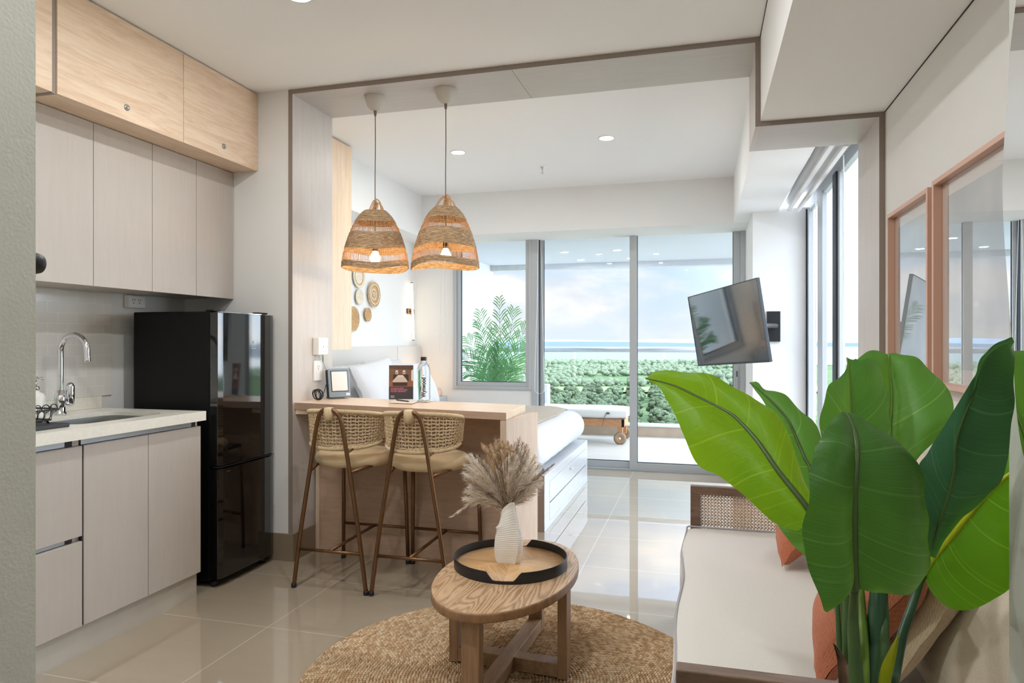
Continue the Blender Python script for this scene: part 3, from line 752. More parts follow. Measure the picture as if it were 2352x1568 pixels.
# fridge
fr = thing('refrigerator', (-2.63, 3.185, 0), 'black two-door fridge between the worktop and the pier', 'fridge')
build('cabinet', MB().box(-2.90, -2.422, 2.945, 3.405, .03, 1.412), M['fridge'], fr, bev=.006)
def fdoor(name, z0, z1, mat):
    def prof(y):  # slightly bowed front
        t = (y-3.175)/.23; return -2.364 + .006*(1-t*t)
    ys = [2.94+.465*i/14 for i in range(15)]
    m = MB(); poly = [(-2.416, 2.94)] + [(prof(y) if .2 < i < 13.8 else prof(y)-.006, y) for i, y in enumerate(ys)] + [(-2.416, 3.405)]
    m.prism(poly, z0, z1); m.sm = [False]*len(m.f)
    return build(name, m, mat, fr, bev=.002)
up = fdoor('upper_door', .622, 1.405, M['fridge_door']); lo = fdoor('lower_door', .045, .606, M['fridge_door'])
t = MB(); t.box(-2.37, -2.362, 2.942, 3.403, 1.4055, 1.409); build('top_trim', t, M['chrome'], up)
t = MB(); t.box(-2.40, -2.362, 2.941, 3.404, .613, .617); build('handle_groove', t, plain('fridge_handle', S(60,62,66), .3, .5), lo)
t = MB(); t.box(-2.366, -2.3605, 3.0, 3.10, .585, .589); build('handle_lip', t, M['steel'], lo)
for q in ((-2.43, -2.395, 3.30, 3.39), (-2.45, -2.40, 2.95, 3.0)): build('hinge_cover', MB().box(*q, 1.412, 1.42), M['fridge'], fr, bev=.002)
for x in (-2.86, -2.42):
    for y in (2.98, 3.37): build('foot', MB().lathe([(.02,0),(.02,.03)], (x,y,0), 12), M['black'], fr)
# emblem and wordmark on the upper door
q = MB(); ec = PX(582.5, 786, -2.3575); xx = -2.3575; s = .0068; hh = .0095
q.box(xx, xx+.0004, ec.y-s, ec.y+s, ec.z+hh-.0012, ec.z+hh); q.box(xx, xx+.0004, ec.y-s, ec.y+s, ec.z-hh, ec.z-hh+.0012)
q.box(xx, xx+.0004, ec.y-s, ec.y-s+.0012, ec.z-hh, ec.z+hh); q.box(xx, xx+.0004, ec.y+s-.0012, ec.y+s, ec.z-hh, ec.z+hh)
for pl in ([(-.0045,0),(.001,.008),(.003,.008),(-.002,0)], [(-.0045,0),(.001,-.008),(.003,-.008),(-.002,0)], [(.001,.008),(.0032,.008),(.005,0),(.0032,-.008),(.001,-.008),(.003,0)]):
    q.extrude([(xx, ec.y+a, ec.z+b) for a, b in pl], (.0004,0,0))
build('emblem', q, M['silver_print'], up)
vs, fs = text_mesh('Electrolux', .0088, bold=.0002); tc = PX(582.5, 801, -2.3575)
q = MB(); q.add([(xx+.0005, tc.y+v.x*1.0, tc.z+v.y) for v in vs], fs, False); build('wordmark', q, M['silver_print'], up)
# ---------------------------------------------------------------- breakfast bar
bar = thing('bar_counter', (-1.6, 3.6, 0), 'light wood breakfast bar between the pier and the bed', 'bar counter')
FL, FR, BR, BL = Vector((-2.259,3.452,.906)), Vector((-.943,3.282,.900)), Vector((-.960,3.733,.900)), Vector((-2.259,3.888,.906))
th = Vector((0,0,.037))
build('counter_top', MB().hexa([FL-th, FR-th, BR-th, BL-th], [FL, FR, BR, BL]), M['bar_top'], bar, bev=.0012)
fe = MB(); o = Vector((-.0008*.13, -.0008, 0))
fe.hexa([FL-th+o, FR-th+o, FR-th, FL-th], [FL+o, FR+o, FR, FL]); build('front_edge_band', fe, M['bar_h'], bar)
dirx = (FR-FL).normalized()
def fp(t, inset, z):   # point on the front line, t metres from the right end
    p = FR - dirx*t; n = Vector((-dirx.y, dirx.x, 0)).normalized(); q = p + n*inset; return Vector((q.x, q.y, z))
sp = MB(); a, b = fp(.0, .002, 0), fp(.034, .002, 0); c, d = fp(.034, .445, 0), fp(0, .445, 0)
up = Vector((0,0,.862)); sp.hexa([b, a, d, c], [b+up, a+up, d+up, c+up]); build('side_panel', sp, M['bar_v'], bar, bev=.001)
bp = MB(); p0, p1 = Vector((-2.235,3.665,0)), Vector((-.985,3.575,0)); nb = Vector((.07,.99,0))*.02
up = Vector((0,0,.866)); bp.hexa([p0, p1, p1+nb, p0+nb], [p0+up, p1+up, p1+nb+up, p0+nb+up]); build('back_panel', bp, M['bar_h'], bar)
wp = MB().box(-2.247, -2.222, 3.655, 3.86, .001, .866); build('wall_panel', wp, M['bar_v'], bar)
cl = MB().box(-2.257, -2.17, 3.46, 3.49, .84, .868); build('support_cleat', cl, M['oak_v'], bar)

# ---------------------------------------------------------------- bar stools
def make_stool(cx_, label):
    t = thing('bar_stool', (cx_, 3.32, 0), label, 'bar stool', 'woven bar stools')
    X = lambda x: cx_ + x
    R = .0105
    hw = .2035
    # rear legs rise into one bent bow behind the backrest
    bow = [(X(-hw),3.066,.012),(X(-.163),3.067,.30),(X(-.113),3.068,.60),(X(-.078),3.066,.80),(X(-.060),3.063,.875),(X(-.035),3.058,.908),(X(0),3.056,.915),(X(.035),3.058,.908),(X(.060),3.063,.875),(X(.078),3.066,.80),(X(.113),3.068,.60),(X(.163),3.067,.30),(X(hw),3.066,.012)]
    build('back_leg_bow', MB().tube(catmull(bow, 90), R, 12), M['copper'], t)
    for s in (-1, 1):
        build('front_leg', MB().tube([(X(s*hw),3.568,.012),(X(s*hw*.97),3.56,.3),(X(s*hw*.93),3.545,.632)], R, 12), M['copper'], t)
    st = MB()
    st.tube([(X(-.180),3.066,.20),(X(.180),3.066,.20)], .0085, 10); st.tube([(X(-hw*.98),3.563,.205),(X(hw*.98),3.563,.205)], .0085, 10); st.tube([(X(0),3.066,.20),(X(0),3.563,.205)], .0085, 10)
    build('footrest', st, M['copper'], t)
    sf = MB()
    for s in (-1, 1): sf.tube([(X(s*.113),3.068,.60),(X(s*.16),3.25,.615),(X(s*.198),3.545,.628)], .0085, 10)
    sf.tube([(X(-.2),3.545,.628),(X(.2),3.545,.628)], .0085, 10)
    build('seat_frame', sf, M['copper'], t)
    for x, y in ((-hw,3.066),(hw,3.066),(-hw,3.568),(hw,3.568)): build('foot_cap', MB().lathe([(.010,0),(.0135,.003),(.0135,.018),(.011,.022)], (X(x),y,0), 14), M['black'], t)
    # padded seat
    def rf(a, z): return 1 + .05*math.cos(2*a) + (.04*math.sin(a) if math.sin(a) > 0 else 0)
    prof = [(.0,.598),(.14,.598),(.180,.605),(.197,.620),(.2015,.640),(.196,.658),(.176,.673),(.14,.681),(.08,.685),(.0,.686)]
    build('seat', MB().lathe(prof, (X(.0),3.325,0), 48, rfun=rf), M['seat_fabric'], t)
    # woven backrest: an arc open towards the bar
    def arc(s, h):
        """s -1..1 along the arc, h 0 bottom .. 1 top"""
        a = s*math.radians(97)
        rx, ry = .193 + .012*h, .168 + .012*h
        z = (.712 + .032*abs(s)**2.2) + h*((.905 - .036*abs(s)**2) - (.712 + .032*abs(s)**2.2))
        return Vector((X(rx*math.sin(a)), 3.25 - ry*math.cos(a), z))
    N = 60
    rails = MB(); rails.tube([arc(-1+2*i/N, 1) for i in range(N+1)], .0075, 10); rails.tube([arc(-1+2*i/N, 0) for i in range(N+1)], .0065, 10)
    for s in (-1, 1): rails.tube([arc(s,-.14), arc(s,0), arc(s,.5), arc(s,1), arc(s,1.09)], .0075, 10)
    for s in (-.36, .36):
        q = arc(s, 0); rails.tube([(X(.098 if s > 0 else -.098),3.068,.70), q], .0065, 8)
    build('backrest_frame', rails, M['copper'], t)
    wr = MB()   # cord wound closely round the rails
    def wound(path, r, turns, seg=8):
        pts = []
        for i in range(turns*seg+1):
            tt = i/(turns*seg); k = tt*(len(path)-1); j = min(int(k), len(path)-2); p = path[j].lerp(path[j+1], k-j)
            d = (path[j+1]-path[j]).normalized(); n1 = d.orthogonal().normalized(); n1 = (Vector((0,0,1))-d*d.z).normalized() if abs(d.z) < .9 else n1; n2 = d.cross(n1)
            a = 2*PI*i/seg; pts.append(p + (n1*math.cos(a)+n2*math.sin(a))*r)
        wr.tube(pts, .0022, 4)
    wound([arc(-.97+1.94*i/N, 1) for i in range(N+1)], .0095, 150)
    wound([arc(-.97+1.94*i/N, 0) for i in range(N+1)], .0082, 130)
    for s in (-1, 1): wound([arc(s, i/20) for i in range(1, 20)], .0092, 34)
    c = [arc(0, 1)+Vector((0,-.012,.0))]; 
    wr.lathe([(.016,-.036),(.0245,-.034),(.0255,0),(.0255,.018),(.022,.026),(.010,.028)], (X(0),3.060,.898), 20)
    build('cord_binding', wr, M['rope'], t)
    wv = MB(); nv, nh = 34, 10
    for i in range(nv):
        s = -.96+1.92*i/(nv-1)
        pts = []
        for k in range(nh*2+1):
            h = .03+.94*k/(nh*2); p = arc(s + .006*math.sin(i*3.1), h); nrm = Vector((p.x-X(0), p.y-3.25, 0)).normalized()
            pts.append(p + nrm*(.0028*math.sin(k*PI/2 + i*PI)))
        wv.tube(pts, .0019, 4)
    for k in range(nh):
        h = .08+.84*k/(nh-1)
        pts = []
        for i in range((nv-1)*2+1):
            s = -.98+1.96*i/((nv-1)*2); p = arc(s, h + .012*math.sin(i*PI/2+k)); nrm = Vector((p.x-X(0), p.y-3.25, 0)).normalized()
            pts.append(p + nrm*(.0038*math.cos(i*PI/2 + k*PI)))
        wv.tube(pts, .0019, 4); 
        pts2 = [p + Vector((0,0,.0042)) for p in pts]; wv.tube(pts2, .0019, 4)
    build('weave', wv, M['rope'], t)
    return t
s1 = make_stool(-1.807, 'woven-back bar stool nearer the fridge at the light wood bar')
s2 = copy_tree(s1); s2.location = (-1.372, 3.322, 0); s2['label'] = 'woven-back bar stool nearer the bed at the light wood bar'

# ---------------------------------------------------------------- pendant lamps
def make_lamp(x, y, label, seed):
    t = thing('pendant_lamp', (x, y, 2.675), label, 'pendant lamp', 'woven pendant lamps')
    build('ceiling_canopy', MB().lathe([(.0,-.082),(.010,-.082),(.028,-.076),(.047,-.055),(.058,-.025),(.061,-.002),(.061,-.0005)], (x,y,2.675), 32), plain('canopy_grey', S(196,190,180), .45), t)
    c = MB().lathe([(.004,-.112),(.007,-.108),(.009,-.085),(.009,-.08)], (x,y,2.675), 14)
    c.tube(catmull([(x,y,2.57),(x+.001,y,2.4),(x-.001,y,2.2),(x,y,2.0),(x,y,1.83)], 24), .0028, 7)
    build('flex', c, plain('flex_brown', S(112,100,88), .6), t)
    zb = 1.675
    prof = [(.050,.340),(.060,.338),(.075,.325),(.095,.302),(.115,.270),(.131,.235),(.145,.200),(.157,.165),(.168,.130),(.177,.095),(.184,.060),(.188,.03),(.190,0)]
    def rad(z):
        for (r1,z1),(r2,z2) in zip(prof, prof[1:]):
            if z2 <= z <= z1: return r2+(r1-r2)*(z-z2)/max(1e-9,(z1-z2))
        return prof[-1][0]
    def wob(a): return 1+.012*math.sin(3*a+seed)+.008*math.sin(5*a+2*seed)
    def dz(a, z): return (.010*math.sin(2*a+seed)+.006*math.sin(3*a+1.7*seed))*(1-z/.36)
    sh = MB()
    def band(z0, z1, n, amp=.0012):
        # coiled courses: ridged both sides, with real thickness
        m = n*4
        def f(i, j, off):
            a = 2*PI*i; z = z0+(z1-z0)*j
            tw = amp*math.sin(j*n*2*PI) + .0011*math.sin(70*a + (int(j*n) % 2)*PI)
            r = (rad(z)+off+tw)*wob(a)
            return Vector((x+r*math.cos(a), y+r*math.sin(a), zb+z+dz(a,z)))
        sh.grid(lambda i,j: f(i,j,.0015), 160, m, closeu=True)
        sh.grid(lambda i,j: f(1-i,j,-.0025), 160, m, closeu=True)
        for j in (0, 1):
            sh.grid(lambda i,k: f(i,j,.0015-.004*k) if j == 1 else f(1-i,j,.0015-.004*k), 160, 1, closeu=True)
    band(.266, .340, 9); band(.108, .205, 12); band(0, .036, 5)
    o = build('shade', sh, M['shade_solid'], t)
    ss = MB(); rnd = random.Random(seed)
    for za, zc, n, rr in ((.203,.268,130,.0009),(.034,.110,170,.0009)):
        for k in range(n):
            a = 2*PI*(k+rnd.uniform(-.3,.3))/n; a2 = a+rnd.uniform(-.02,.02)
            pts = []
            for q in range(4):
                z = za+(zc-za)*q/3; aa = a+(a2-a)*q/3; r = rad(z)*wob(aa)
                pts.append((x+r*math.cos(aa), y+r*math.sin(aa), zb+z+dz(aa,z)))
            ss.tube(pts, rr, 4, caps=False)
    for zz, ph in ((.224,0),(.236,2),(.076,1)):
        pts = []
        for k in range(100):
            a = 2*PI*k/100; z = zz+.006*math.sin(3*a+ph+seed); r = (rad(z)+.002)*wob(a)
            pts.append((x+r*math.cos(a), y+r*math.sin(a), zb+z+dz(a,z)))
        ss.tube(pts, .0013, 4, closed=True)
    # upper part of each open band is woven denser
    build('open_strands', ss, M['shade_strand'], o)
    kn = MB()
    for k, (dx, w, hh) in enumerate(((-.050,.03,.066),(.040,.022,.074),(.0,.016,.055),(.060,.02,.050))):
        a = seed+k*1.7
        p = [(x+dx*1.05, y-.02+.03*math.sin(a), zb+.325),(x+dx*.6, y+.015*math.sin(a), zb+.335+hh*.7),(x+dx*.1, y, zb+.335+hh),(x-dx*.2, y, zb+.335+hh*.6),(x-dx*.15, y-.01, zb+.335)]
        kn.tube(catmull(p, 20), .0028, 6)
        kn.tube(catmull([(q[0]+.005,q[1]+.004,q[2]-.003) for q in p], 20), .0025, 6)
    build('hanging_knot', kn, M['shade_strand'], o)
    bl = MB(); bl.lathe([(.013,.03),(.016,.0),(.016,-.02)], (x,y,1.80), 16); build('lamp_holder', bl, M['black'], t)
    build('bulb', MB().lathe([(.012,.0),(.018,-.015),(.029,-.038),(.030,-.052),(.022,-.070),(.008,-.078),(0,-.079)], (x,y,1.785), 20), M['glow_warm'], t)
    return t
M['shade_solid'] = translucent('seagrass_shade', S(180,150,114), S(214,150,80), .12, .8, bmp=(220,.6))
nt_ = M['shade_solid'].node_tree; bs_ = nt_.nodes['Principled BSDF']; nn_ = noise_tex(nt_, coords(nt_, (34,34,260)), 1.0, 3, .6)
nt_.links.new(ramp(nt_, nn_, [(.32, S(128,100,70)), (.52, S(180,150,114)), (.7, S(222,196,160))]), bs_.inputs['Base Color'])
M['shade_strand'] = translucent('seagrass_strand', S(214,176,128), S(240,176,96), .35, .8)
LAMPS = [(-1.824, 3.60), (-1.388, 3.60)]
make_lamp(*LAMPS[0], 'woven seagrass pendant lamp nearer the kitchen, hung over the bar', 1.0)
make_lamp(*LAMPS[1], 'woven seagrass pendant lamp nearer the windows, hung over the bar', 4.1)

# ---------------------------------------------------------------- things on the bar
ZT = .9065
# LED floodlight leaning on its stand
fld = thing('flood_light', (-2.17, 3.76, ZT), 'square LED floodlight with grey rim standing at the pier end of the bar', 'flood light')
n = Vector((.80,-.60,.0)).normalized(); r = Vector((.60,.80,0)).normalized(); upv = (Vector((0,0,1))*math.cos(.16) - n*math.sin(.16)); n2 = (n*math.cos(.16)+Vector((0,0,1))*math.sin(.16))
c = Vector((-2.158, 3.775, ZT+.096))
b = MB(); b.obox(c-n2*.022, r*.068, upv*.086, n2*.022); build('housing', b, M['black'], fld, bev=.006)
b = MB(); b.obox(c+n2*.002, r*.070, upv*.089, n2*.006); build('front_frame', b, plain('flood_grey', S(140,156,166), .4), fld, bev=.006)
b = MB(); b.obox(c+n2*.0085+upv*.010, r*.055, upv*.064, n2*.0012); build('dark_recess', b, M['black'], fld)
b = MB(); b.obox(c+n2*.0105+upv*.010, r*.051, upv*.060, n2*.0015); build('light_panel', b, M['white_plastic'], fld, bev=.003)
b = MB(); b.obox(c+n2*.0085-upv*.072+r*.05, r*.012, upv*.008, n2*.0005); build('sticker', b, M['paper'], fld)
b = MB(); 
for s in (-1, 1): b.bar(c-n2*.045+r*(.05*s)-upv*.02, Vector((c.x,c.y,ZT+.004))-n*.05+r*(.05*s), .016, .004)
b.bar(Vector((c.x,c.y,ZT+.004))-n*.05+r*.058, Vector((c.x,c.y,ZT+.004))-n*.05-r*.058, .016, .006)
build('stand', b, M['black'], fld)
q = MB(); cc = Vector((-2.2, 3.60, ZT+.036))
for k in range(7):
    tilt = .35*math.sin(k*2.1); rr = .030+.003*math.sin(k*1.3)
    q.tube([cc + Vector((rr*math.cos(a)*.75, rr*math.cos(a+.5*k)*.5+.008*math.sin(k*2.3), rr*math.sin(a)*(1-.1*k%3*.1)+tilt*.006*math.cos(a))) for a in [2*PI*i/24 for i in range(25)]], .0024, 6)
q.tube(catmull([cc+Vector((.02,.02,.0)), (-2.19,3.66,.96), (-2.20,3.70,1.0), (-2.195,3.73,.985)], 20), .0024, 6)
build('coiled_cable', q, M['cable_black'], fld)
# boxes on the jamb
bx = thing('junction_box', (-2.26, 3.696, 1.177), 'white plastic box on the portal jamb above the wall outlet', 'wall box')
build('cover', MB().box(-2.2595, -2.218, 3.642, 3.75, 1.177, 1.281), M['white_plastic'], bx, bev=.004)
build('status_dot', MB().box(-2.218, -2.2175, 3.694, 3.699, 1.222, 1.23), M['gap'], bx)
q = MB(); q.tube([(-2.245,3.655,1.178),(-2.25,3.652,1.15),(-2.252,3.652,1.14)], .0015, 5); build('grey_lead', q, M['rail'], bx)
q = MB(); q.tube(catmull([(-2.235,3.715,1.178),(-2.24,3.722,1.15),(-2.235,3.712,1.13)],8), .0022, 5); q.tube(catmull([(-2.238,3.722,1.178),(-2.24,3.735,1.12),(-2.235,3.76,1.08)],10), .0012, 5); build('green_lead', q, M['cable_green'], bx)
ol = thing('wall_outlet', (-2.26, 3.69, 1.03), 'white wall outlet on the portal jamb behind the floodlight', 'socket')
build('plate', MB().box(-2.2595, -2.25, 3.645, 3.735, 1.02, 1.142), M['white_plastic'], ol, bev=.002)
q = MB()
for dy in (-.008, .008): q.box(-2.25, -2.2495, 3.69+dy-.0012, 3.69+dy+.0012, 1.10, 1.112)
q.box(-2.25, -2.2495, 3.687, 3.693, 1.088, 1.094); build('slots', q, M['black'], ol)
# acrylic sign holder with a printed flyer
sg = thing('flyer_stand', (-1.735, 3.80, ZT), 'acrylic stand with a dark bedroom flyer on the bar beside the water bottle', 'flyer stand')
r = (Vector((-1.676,3.80,0))-Vector((-1.812,3.745,0))).normalized(); n = Vector((r.y,-r.x,0)); upv = Vector((0,0,1))*math.cos(.10) - n*math.sin(.10); n2 = n*math.cos(.10)+Vector((0,0,1))*math.sin(.10)
W_, H_ = .145, .205; o = Vector((-1.742, 3.775, ZT+.004))
def sp3(x, y, e): return o + r*(x*W_/2) + upv*(y*H_) + n2*e
b = MB(); b.hexa([sp3(-1.03,0,-.003), sp3(1.03,0,-.003), sp3(1.03,0,.0), sp3(-1.03,0,.0)], [sp3(-1.03,1.03,-.003), sp3(1.03,1.03,-.003), sp3(1.03,1.03,0), sp3(-1.03,1.03,0)]); 
b.hexa([o-r*.075-n*.0-Vector((0,0,.004)), o+r*.075-Vector((0,0,.004)), o+r*.075-n*.06-Vector((0,0,.004)), o-r*.075-n*.06-Vector((0,0,.004))], [o-r*.075-Vector((0,0,.001)), o+r*.075-Vector((0,0,.001)), o+r*.075-n*.06-Vector((0,0,.001)), o-r*.075-n*.06-Vector((0,0,.001))])
build('acrylic_holder', b, M['glass'], sg)
pr = MB(); pal = [plain('flyer_'+nm, S(*c_), .6) for nm, c_ in (('dark',(62,56,58)),('wall',(120,86,62)),('floor',(150,92,60)),('linen',(206,184,168)),('bedside',(58,40,34)),('pink',(214,120,142)),('cream',(222,214,204)),('shade',(92,64,48)))]
def quad(mi, pts, e): pr.mi = mi; pr.add([sp3(x,y,e) for x,y in pts], [tuple(range(len(pts)))], False)
quad(0, [(-1,.0),(1,.0),(1,1),(-1,1)], .0006)
quad(1, [(-1,.37),(1,.37),(1,.99),(-1,.99)], .0009); quad(7, [(-1,.9),(1,.86),(1,.99),(-1,.99)], .001)
quad(2, [(-1,.37),(1,.37),(1,.56),(-1,.54)], .001); quad(4, [(-.68,.53),(.62,.53),(.6,.73),(-.66,.73)], .0012)
quad(3, [(-.7,.50),(.52,.50),(.50,.55),(.2,.69),(-.32,.69),(-.68,.55)], .0014); quad(4, [(-.68,.39),(.5,.39),(.52,.5),(-.7,.5)], .0014); quad(6, [(-.26,.66),(.14,.66),(.16,.71),(-.28,.71)], .0016)
for x in (-.46, .14): quad(6, [(x,.74),(x+.2,.74),(x+.2,.85),(x,.85)], .0012); quad(7, [(x+.04,.76),(x+.15,.76),(x+.13,.80),(x+.06,.80)], .0014)
quad(6, [(.82,.56),(.98,.53),(.98,.88),(.84,.84)], .0012)
for k in range(4): quad(6, [(-.86,.05+.018*k),(-.86+.34-.05*(k%2),.05+.018*k),(-.86+.34-.05*(k%2),.056+.018*k),(-.86,.056+.018*k)], .001)
for k, tx in enumerate(('DISCOVER REAL ESTATE', 'INVESTMENT OPPORTUNITIES', 'FOR SHORT TERM RENTALS')):
    vs, fs = text_mesh(tx, .0098, align='LEFT', bold=.0002)
    xm = max(v.x for v in vs); sx_ = {0:.078,1:.100,2:.091}[k]/xm
    pr.mi = 5; pr.add([sp3(-.86,.305-.046*k,.0012)+r*(v.x*sx_)+upv*v.y for v in vs], fs, False)
build('printed_flyer', pr, pal, sg)
# notepad and pencil
npd = MB(); q = [Vector((-1.715,3.565,ZT)), Vector((-1.572,3.555,ZT)), Vector((-1.60,3.70,ZT)), Vector((-1.745,3.715,ZT))]; npd.extrude(q, (0,0,.006))
build('notepad', npd, M['paper'], label='small white notepad on the bar in front of the flyer stand', cat='notepad')
pc = thing('pencil', (-1.65, 3.61, ZT+.006), 'dark pencil lying across the notepad on the bar', 'pencil')
pa, pb = Vector((-1.715,3.655,ZT+.0105)), Vector((-1.607,3.585,ZT+.0105))
build('barrel', MB().tube([pa, pb], .0038, 6), M['pen'], pc); build('tip', MB().tube([pb, pb+(pb-pa).normalized()*.012], [.0036,.0006], 8), plain('pencil_tip', S(196,150,110), .6), pc)
# water bottle on a coaster
bxp, byp = -1.582, 3.742
build('coaster', MB().box(bxp-.045, bxp+.045, byp-.045, byp+.045, ZT, ZT+.004), M['white_plastic'], label='clear white coaster under the water bottle', cat='coaster')
bt = thing('water_bottle', (bxp, byp, ZT+.004), 'clear glass water bottle with black cap and vertical lettering on the bar', 'bottle')
zb = ZT+.0045
prof = [(.0,.004),(.030,.002),(.037,.004),(.039,.012),(.039,.172),(.037,.190),(.031,.206),(.021,.218),(.0155,.224),(.0150,.236)]
gl_ = MB().lathe(prof, (bxp,byp,zb), 40, caps=False)
bm_, nt_, bs_ = newmat('bottle_glass'); bs_.inputs['Base Color'].default_value = (.96,.98,.99,1); bs_.inputs['Transmission Weight'].default_value = 1; bs_.inputs['Roughness'].default_value = .0; bs_.inputs['IOR'].default_value = 1.18
build('glass_body', gl_, bm_, bt)
build('cap', MB().lathe([(.0165,.234),(.0175,.236),(.0175,.253),(.0165,.256),(0,.256)], (bxp,byp,zb), 24), M['black'], bt)
vs, fs = text_mesh('Wynwood', .033, align='LEFT', bold=.0014)
fa = math.atan2(-byp, -bxp); xm = max(v.x for v in vs)
q = MB(); sy_ = .116/xm
def onb(x, y, rr=.0394): a = fa + x/rr; return Vector((bxp+rr*math.cos(a), byp+rr*math.sin(a), zb+.020+y))
q.add([onb(-(v.y-.010), v.x*sy_) for v in vs], fs, False)
# small leaf mark above the word
for a in range(5):
    an = PI/2+(a-2)*.5; q.add([onb(.0008*math.cos(an+1.57), .126+.0008*math.sin(an+1.57)), onb(-.0008*math.cos(an+1.57), .126-.0008*math.sin(an+1.57)), onb(.006*math.cos(an), .126+.008*math.sin(an))], [(0,1,2)], False)
build('lettering', q, M['bottle_text'], bt)
# ---------------------------------------------------------------- round jute rug
RC = Vector((-.69, 2.434, 0)); RR = .774
m_, nt_, bs_ = newmat('braided_jute')
v_ = coords(nt_, (1,1,1)); f1 = noise_tex(nt_, v_, 160, 4, .7); f2 = noise_tex(nt_, v_, 14, 3, .6)
mx_ = nd(nt_, 'ShaderNodeMix'); mx_.inputs[0].default_value = .35; nt_.links.new(f1, mx_.inputs[2]); nt_.links.new(f2, mx_.inputs[3])
nt_.links.new(ramp(nt_, mx_.outputs[0], [(.28, S(172,136,100)), (.5, S(214,182,144)), (.70, S(240,216,182))]), bs_.inputs['Base Color']); bs_.inputs['Roughness'].default_value = .9; bs_.inputs['Specular IOR Level'].default_value = .1
tc_ = nt_.nodes.new('ShaderNodeTexCoord'); sp_ = nd(nt_, 'ShaderNodeSeparateXYZ'); nt_.links.new(tc_.outputs['Object'], sp_.inputs[0])
def mth(op, a, b=None, c=None):
    n = nd(nt_, 'ShaderNodeMath', operation=op)
    for i, x in enumerate((a, b, c)):
        if x is None: continue
        if isinstance(x, (int, float)): n.inputs[i].default_value = x
        else: nt_.links.new(x, n.inputs[i])
    return n.outputs[0]
r2_ = mth('SQRT', mth('ADD', mth('MULTIPLY', sp_.outputs[0], sp_.outputs[0]), mth('MULTIPLY', sp_.outputs[1], sp_.outputs[1])))
k_ = mth('MULTIPLY', r2_, 62/.774); row_ = mth('FLOOR', k_); fr2_ = mth('FRACT', k_); th_ = mth('ARCTAN2', sp_.outputs[1], sp_.outputs[0])
cnt_ = mth('MULTIPLY_ADD', row_, 5.0, 8.0); ph_ = mth('ADD', mth('MULTIPLY', th_, mth('ROUND', mth('MULTIPLY', cnt_, .5))), mth('MULTIPLY_ADD', row_, 2.3, mth('MULTIPLY', mth('SINE', mth('MULTIPLY', fr2_, PI)), 2.4)))
ridge_ = mth('SINE', mth('MULTIPLY', fr2_, PI)); pl_ = mth('ABSOLUTE', mth('SINE', ph_))
ht_ = mth('ADD', mth('MULTIPLY', mth('POWER', ridge_, .6), mth('MULTIPLY_ADD', mth('POWER', pl_, .6), .7, .3)), mth('MULTIPLY', f1, .45))
bump(nt_, bs_, ht_, 1.0, .009)
cell_ = nd(nt_, 'ShaderNodeCombineXYZ'); nt_.links.new(row_, cell_.inputs[0]); nt_.links.new(mth('FLOOR', mth('DIVIDE', ph_, PI)), cell_.inputs[1])
wn_ = nd(nt_, 'ShaderNodeTexWhiteNoise'); wn_.noise_dimensions = '2D'; nt_.links.new(cell_.outputs[0], wn_.inputs['Vector'])
mx3_ = nd(nt_, 'ShaderNodeMix'); mx3_.inputs[0].default_value = .45; nt_.links.new(mx_.outputs[0], mx3_.inputs[2]); nt_.links.new(wn_.outputs['Value'], mx3_.inputs[3])
nt_.links.new(ramp(nt_, mx3_.outputs[0], [(.22, S(176,136,98)), (.5, S(218,182,140)), (.78, S(244,218,182))]), bs_.inputs['Base Color'])
M['jute'] = m_
NR = 62; rg = MB(); NA = 420
def rugf(a, b):
    th = 2*PI*a; r = RR*b
    k = b*NR; fr_ = k % 1.0; row = int(k)
    ridge = abs(math.sin(PI*k))**.6
    plait = .5+.5*math.sin(th*(12+row*6.0)+ (row % 2)*PI + 2.2*math.sin(PI*fr_))
    z = .004 + .006*ridge if b < .999 else .001
    w = 1+.004*math.sin(5*th)+.002*math.sin(11*th)
    return Vector((RC.x+r*w*math.cos(th), RC.y+r*w*math.sin(th), z))
rg.grid(rugf, NA, NR*4, closeu=True)
build('jute_rug', rg, M['jute'], origin=RC, label='round braided jute rug on the tiled floor under the coffee table', cat='rug')

# ---------------------------------------------------------------- oval coffee table
tb = thing('coffee_table', (-.71, 2.51, .012), 'oval oak coffee table on the round jute rug', 'coffee table')
TH = .06; lx, ly = Vector((math.cos(TH), -math.sin(TH), 0)), Vector((math.sin(TH), math.cos(TH), 0)); TC = Vector((-.711, 2.51, 0))
def oval(a, s=1): return TC + lx*(.2535*s*math.cos(a)) + ly*(.4345*s*math.sin(a))
tp_ = MB(); N = 96; tp_.mi = 0
prof = [(.985,.3475),(.995,.3485),(1.0,.352),(1.0,.374),(.997,.378),(.988,.380)]
vs = [oval(2*PI*k/N, s)+Vector((0,0,z)) for s, z in prof for k in range(N)]
b0 = tp_.add(vs, [(i*N+k, i*N+(k+1)%N, (i+1)*N+(k+1)%N, (i+1)*N+k) for i in range(len(prof)-1) for k in range(N)], True)
tp_.m = [1]*len(tp_.m)
tp_.f.append(tuple(range(N-1,-1,-1))); tp_.m.append(1); tp_.sm.append(False)
tp_.f.append(tuple((len(prof)-1)*N+k for k in range(N))); tp_.m.append(0); tp_.sm.append(False)
build('table_top', tp_, [M['oak_table'], M['oak_edge']], tb)
def tpt(a, b, z): return TC + lx*a + ly*b + Vector((0,0,z))
for a, b, wx, wy in ((.218,0,.018,.030),(-.218,0,.018,.030),(0,.365,.030,.019),(0,-.365,.032,.021)):
    m = MB(); m.obox(tpt(a,b,.180), lx*wx, ly*wy, Vector((0,0,.168))); build('leg', m, M['oak_leg'], tb, bev=.002)
m = MB(); m.obox(tpt(0,0,.0405), lx*.029, ly*.346, Vector((0,0,.025))); build('stretcher', m, M['oak_leg_x'], tb, bev=.002)
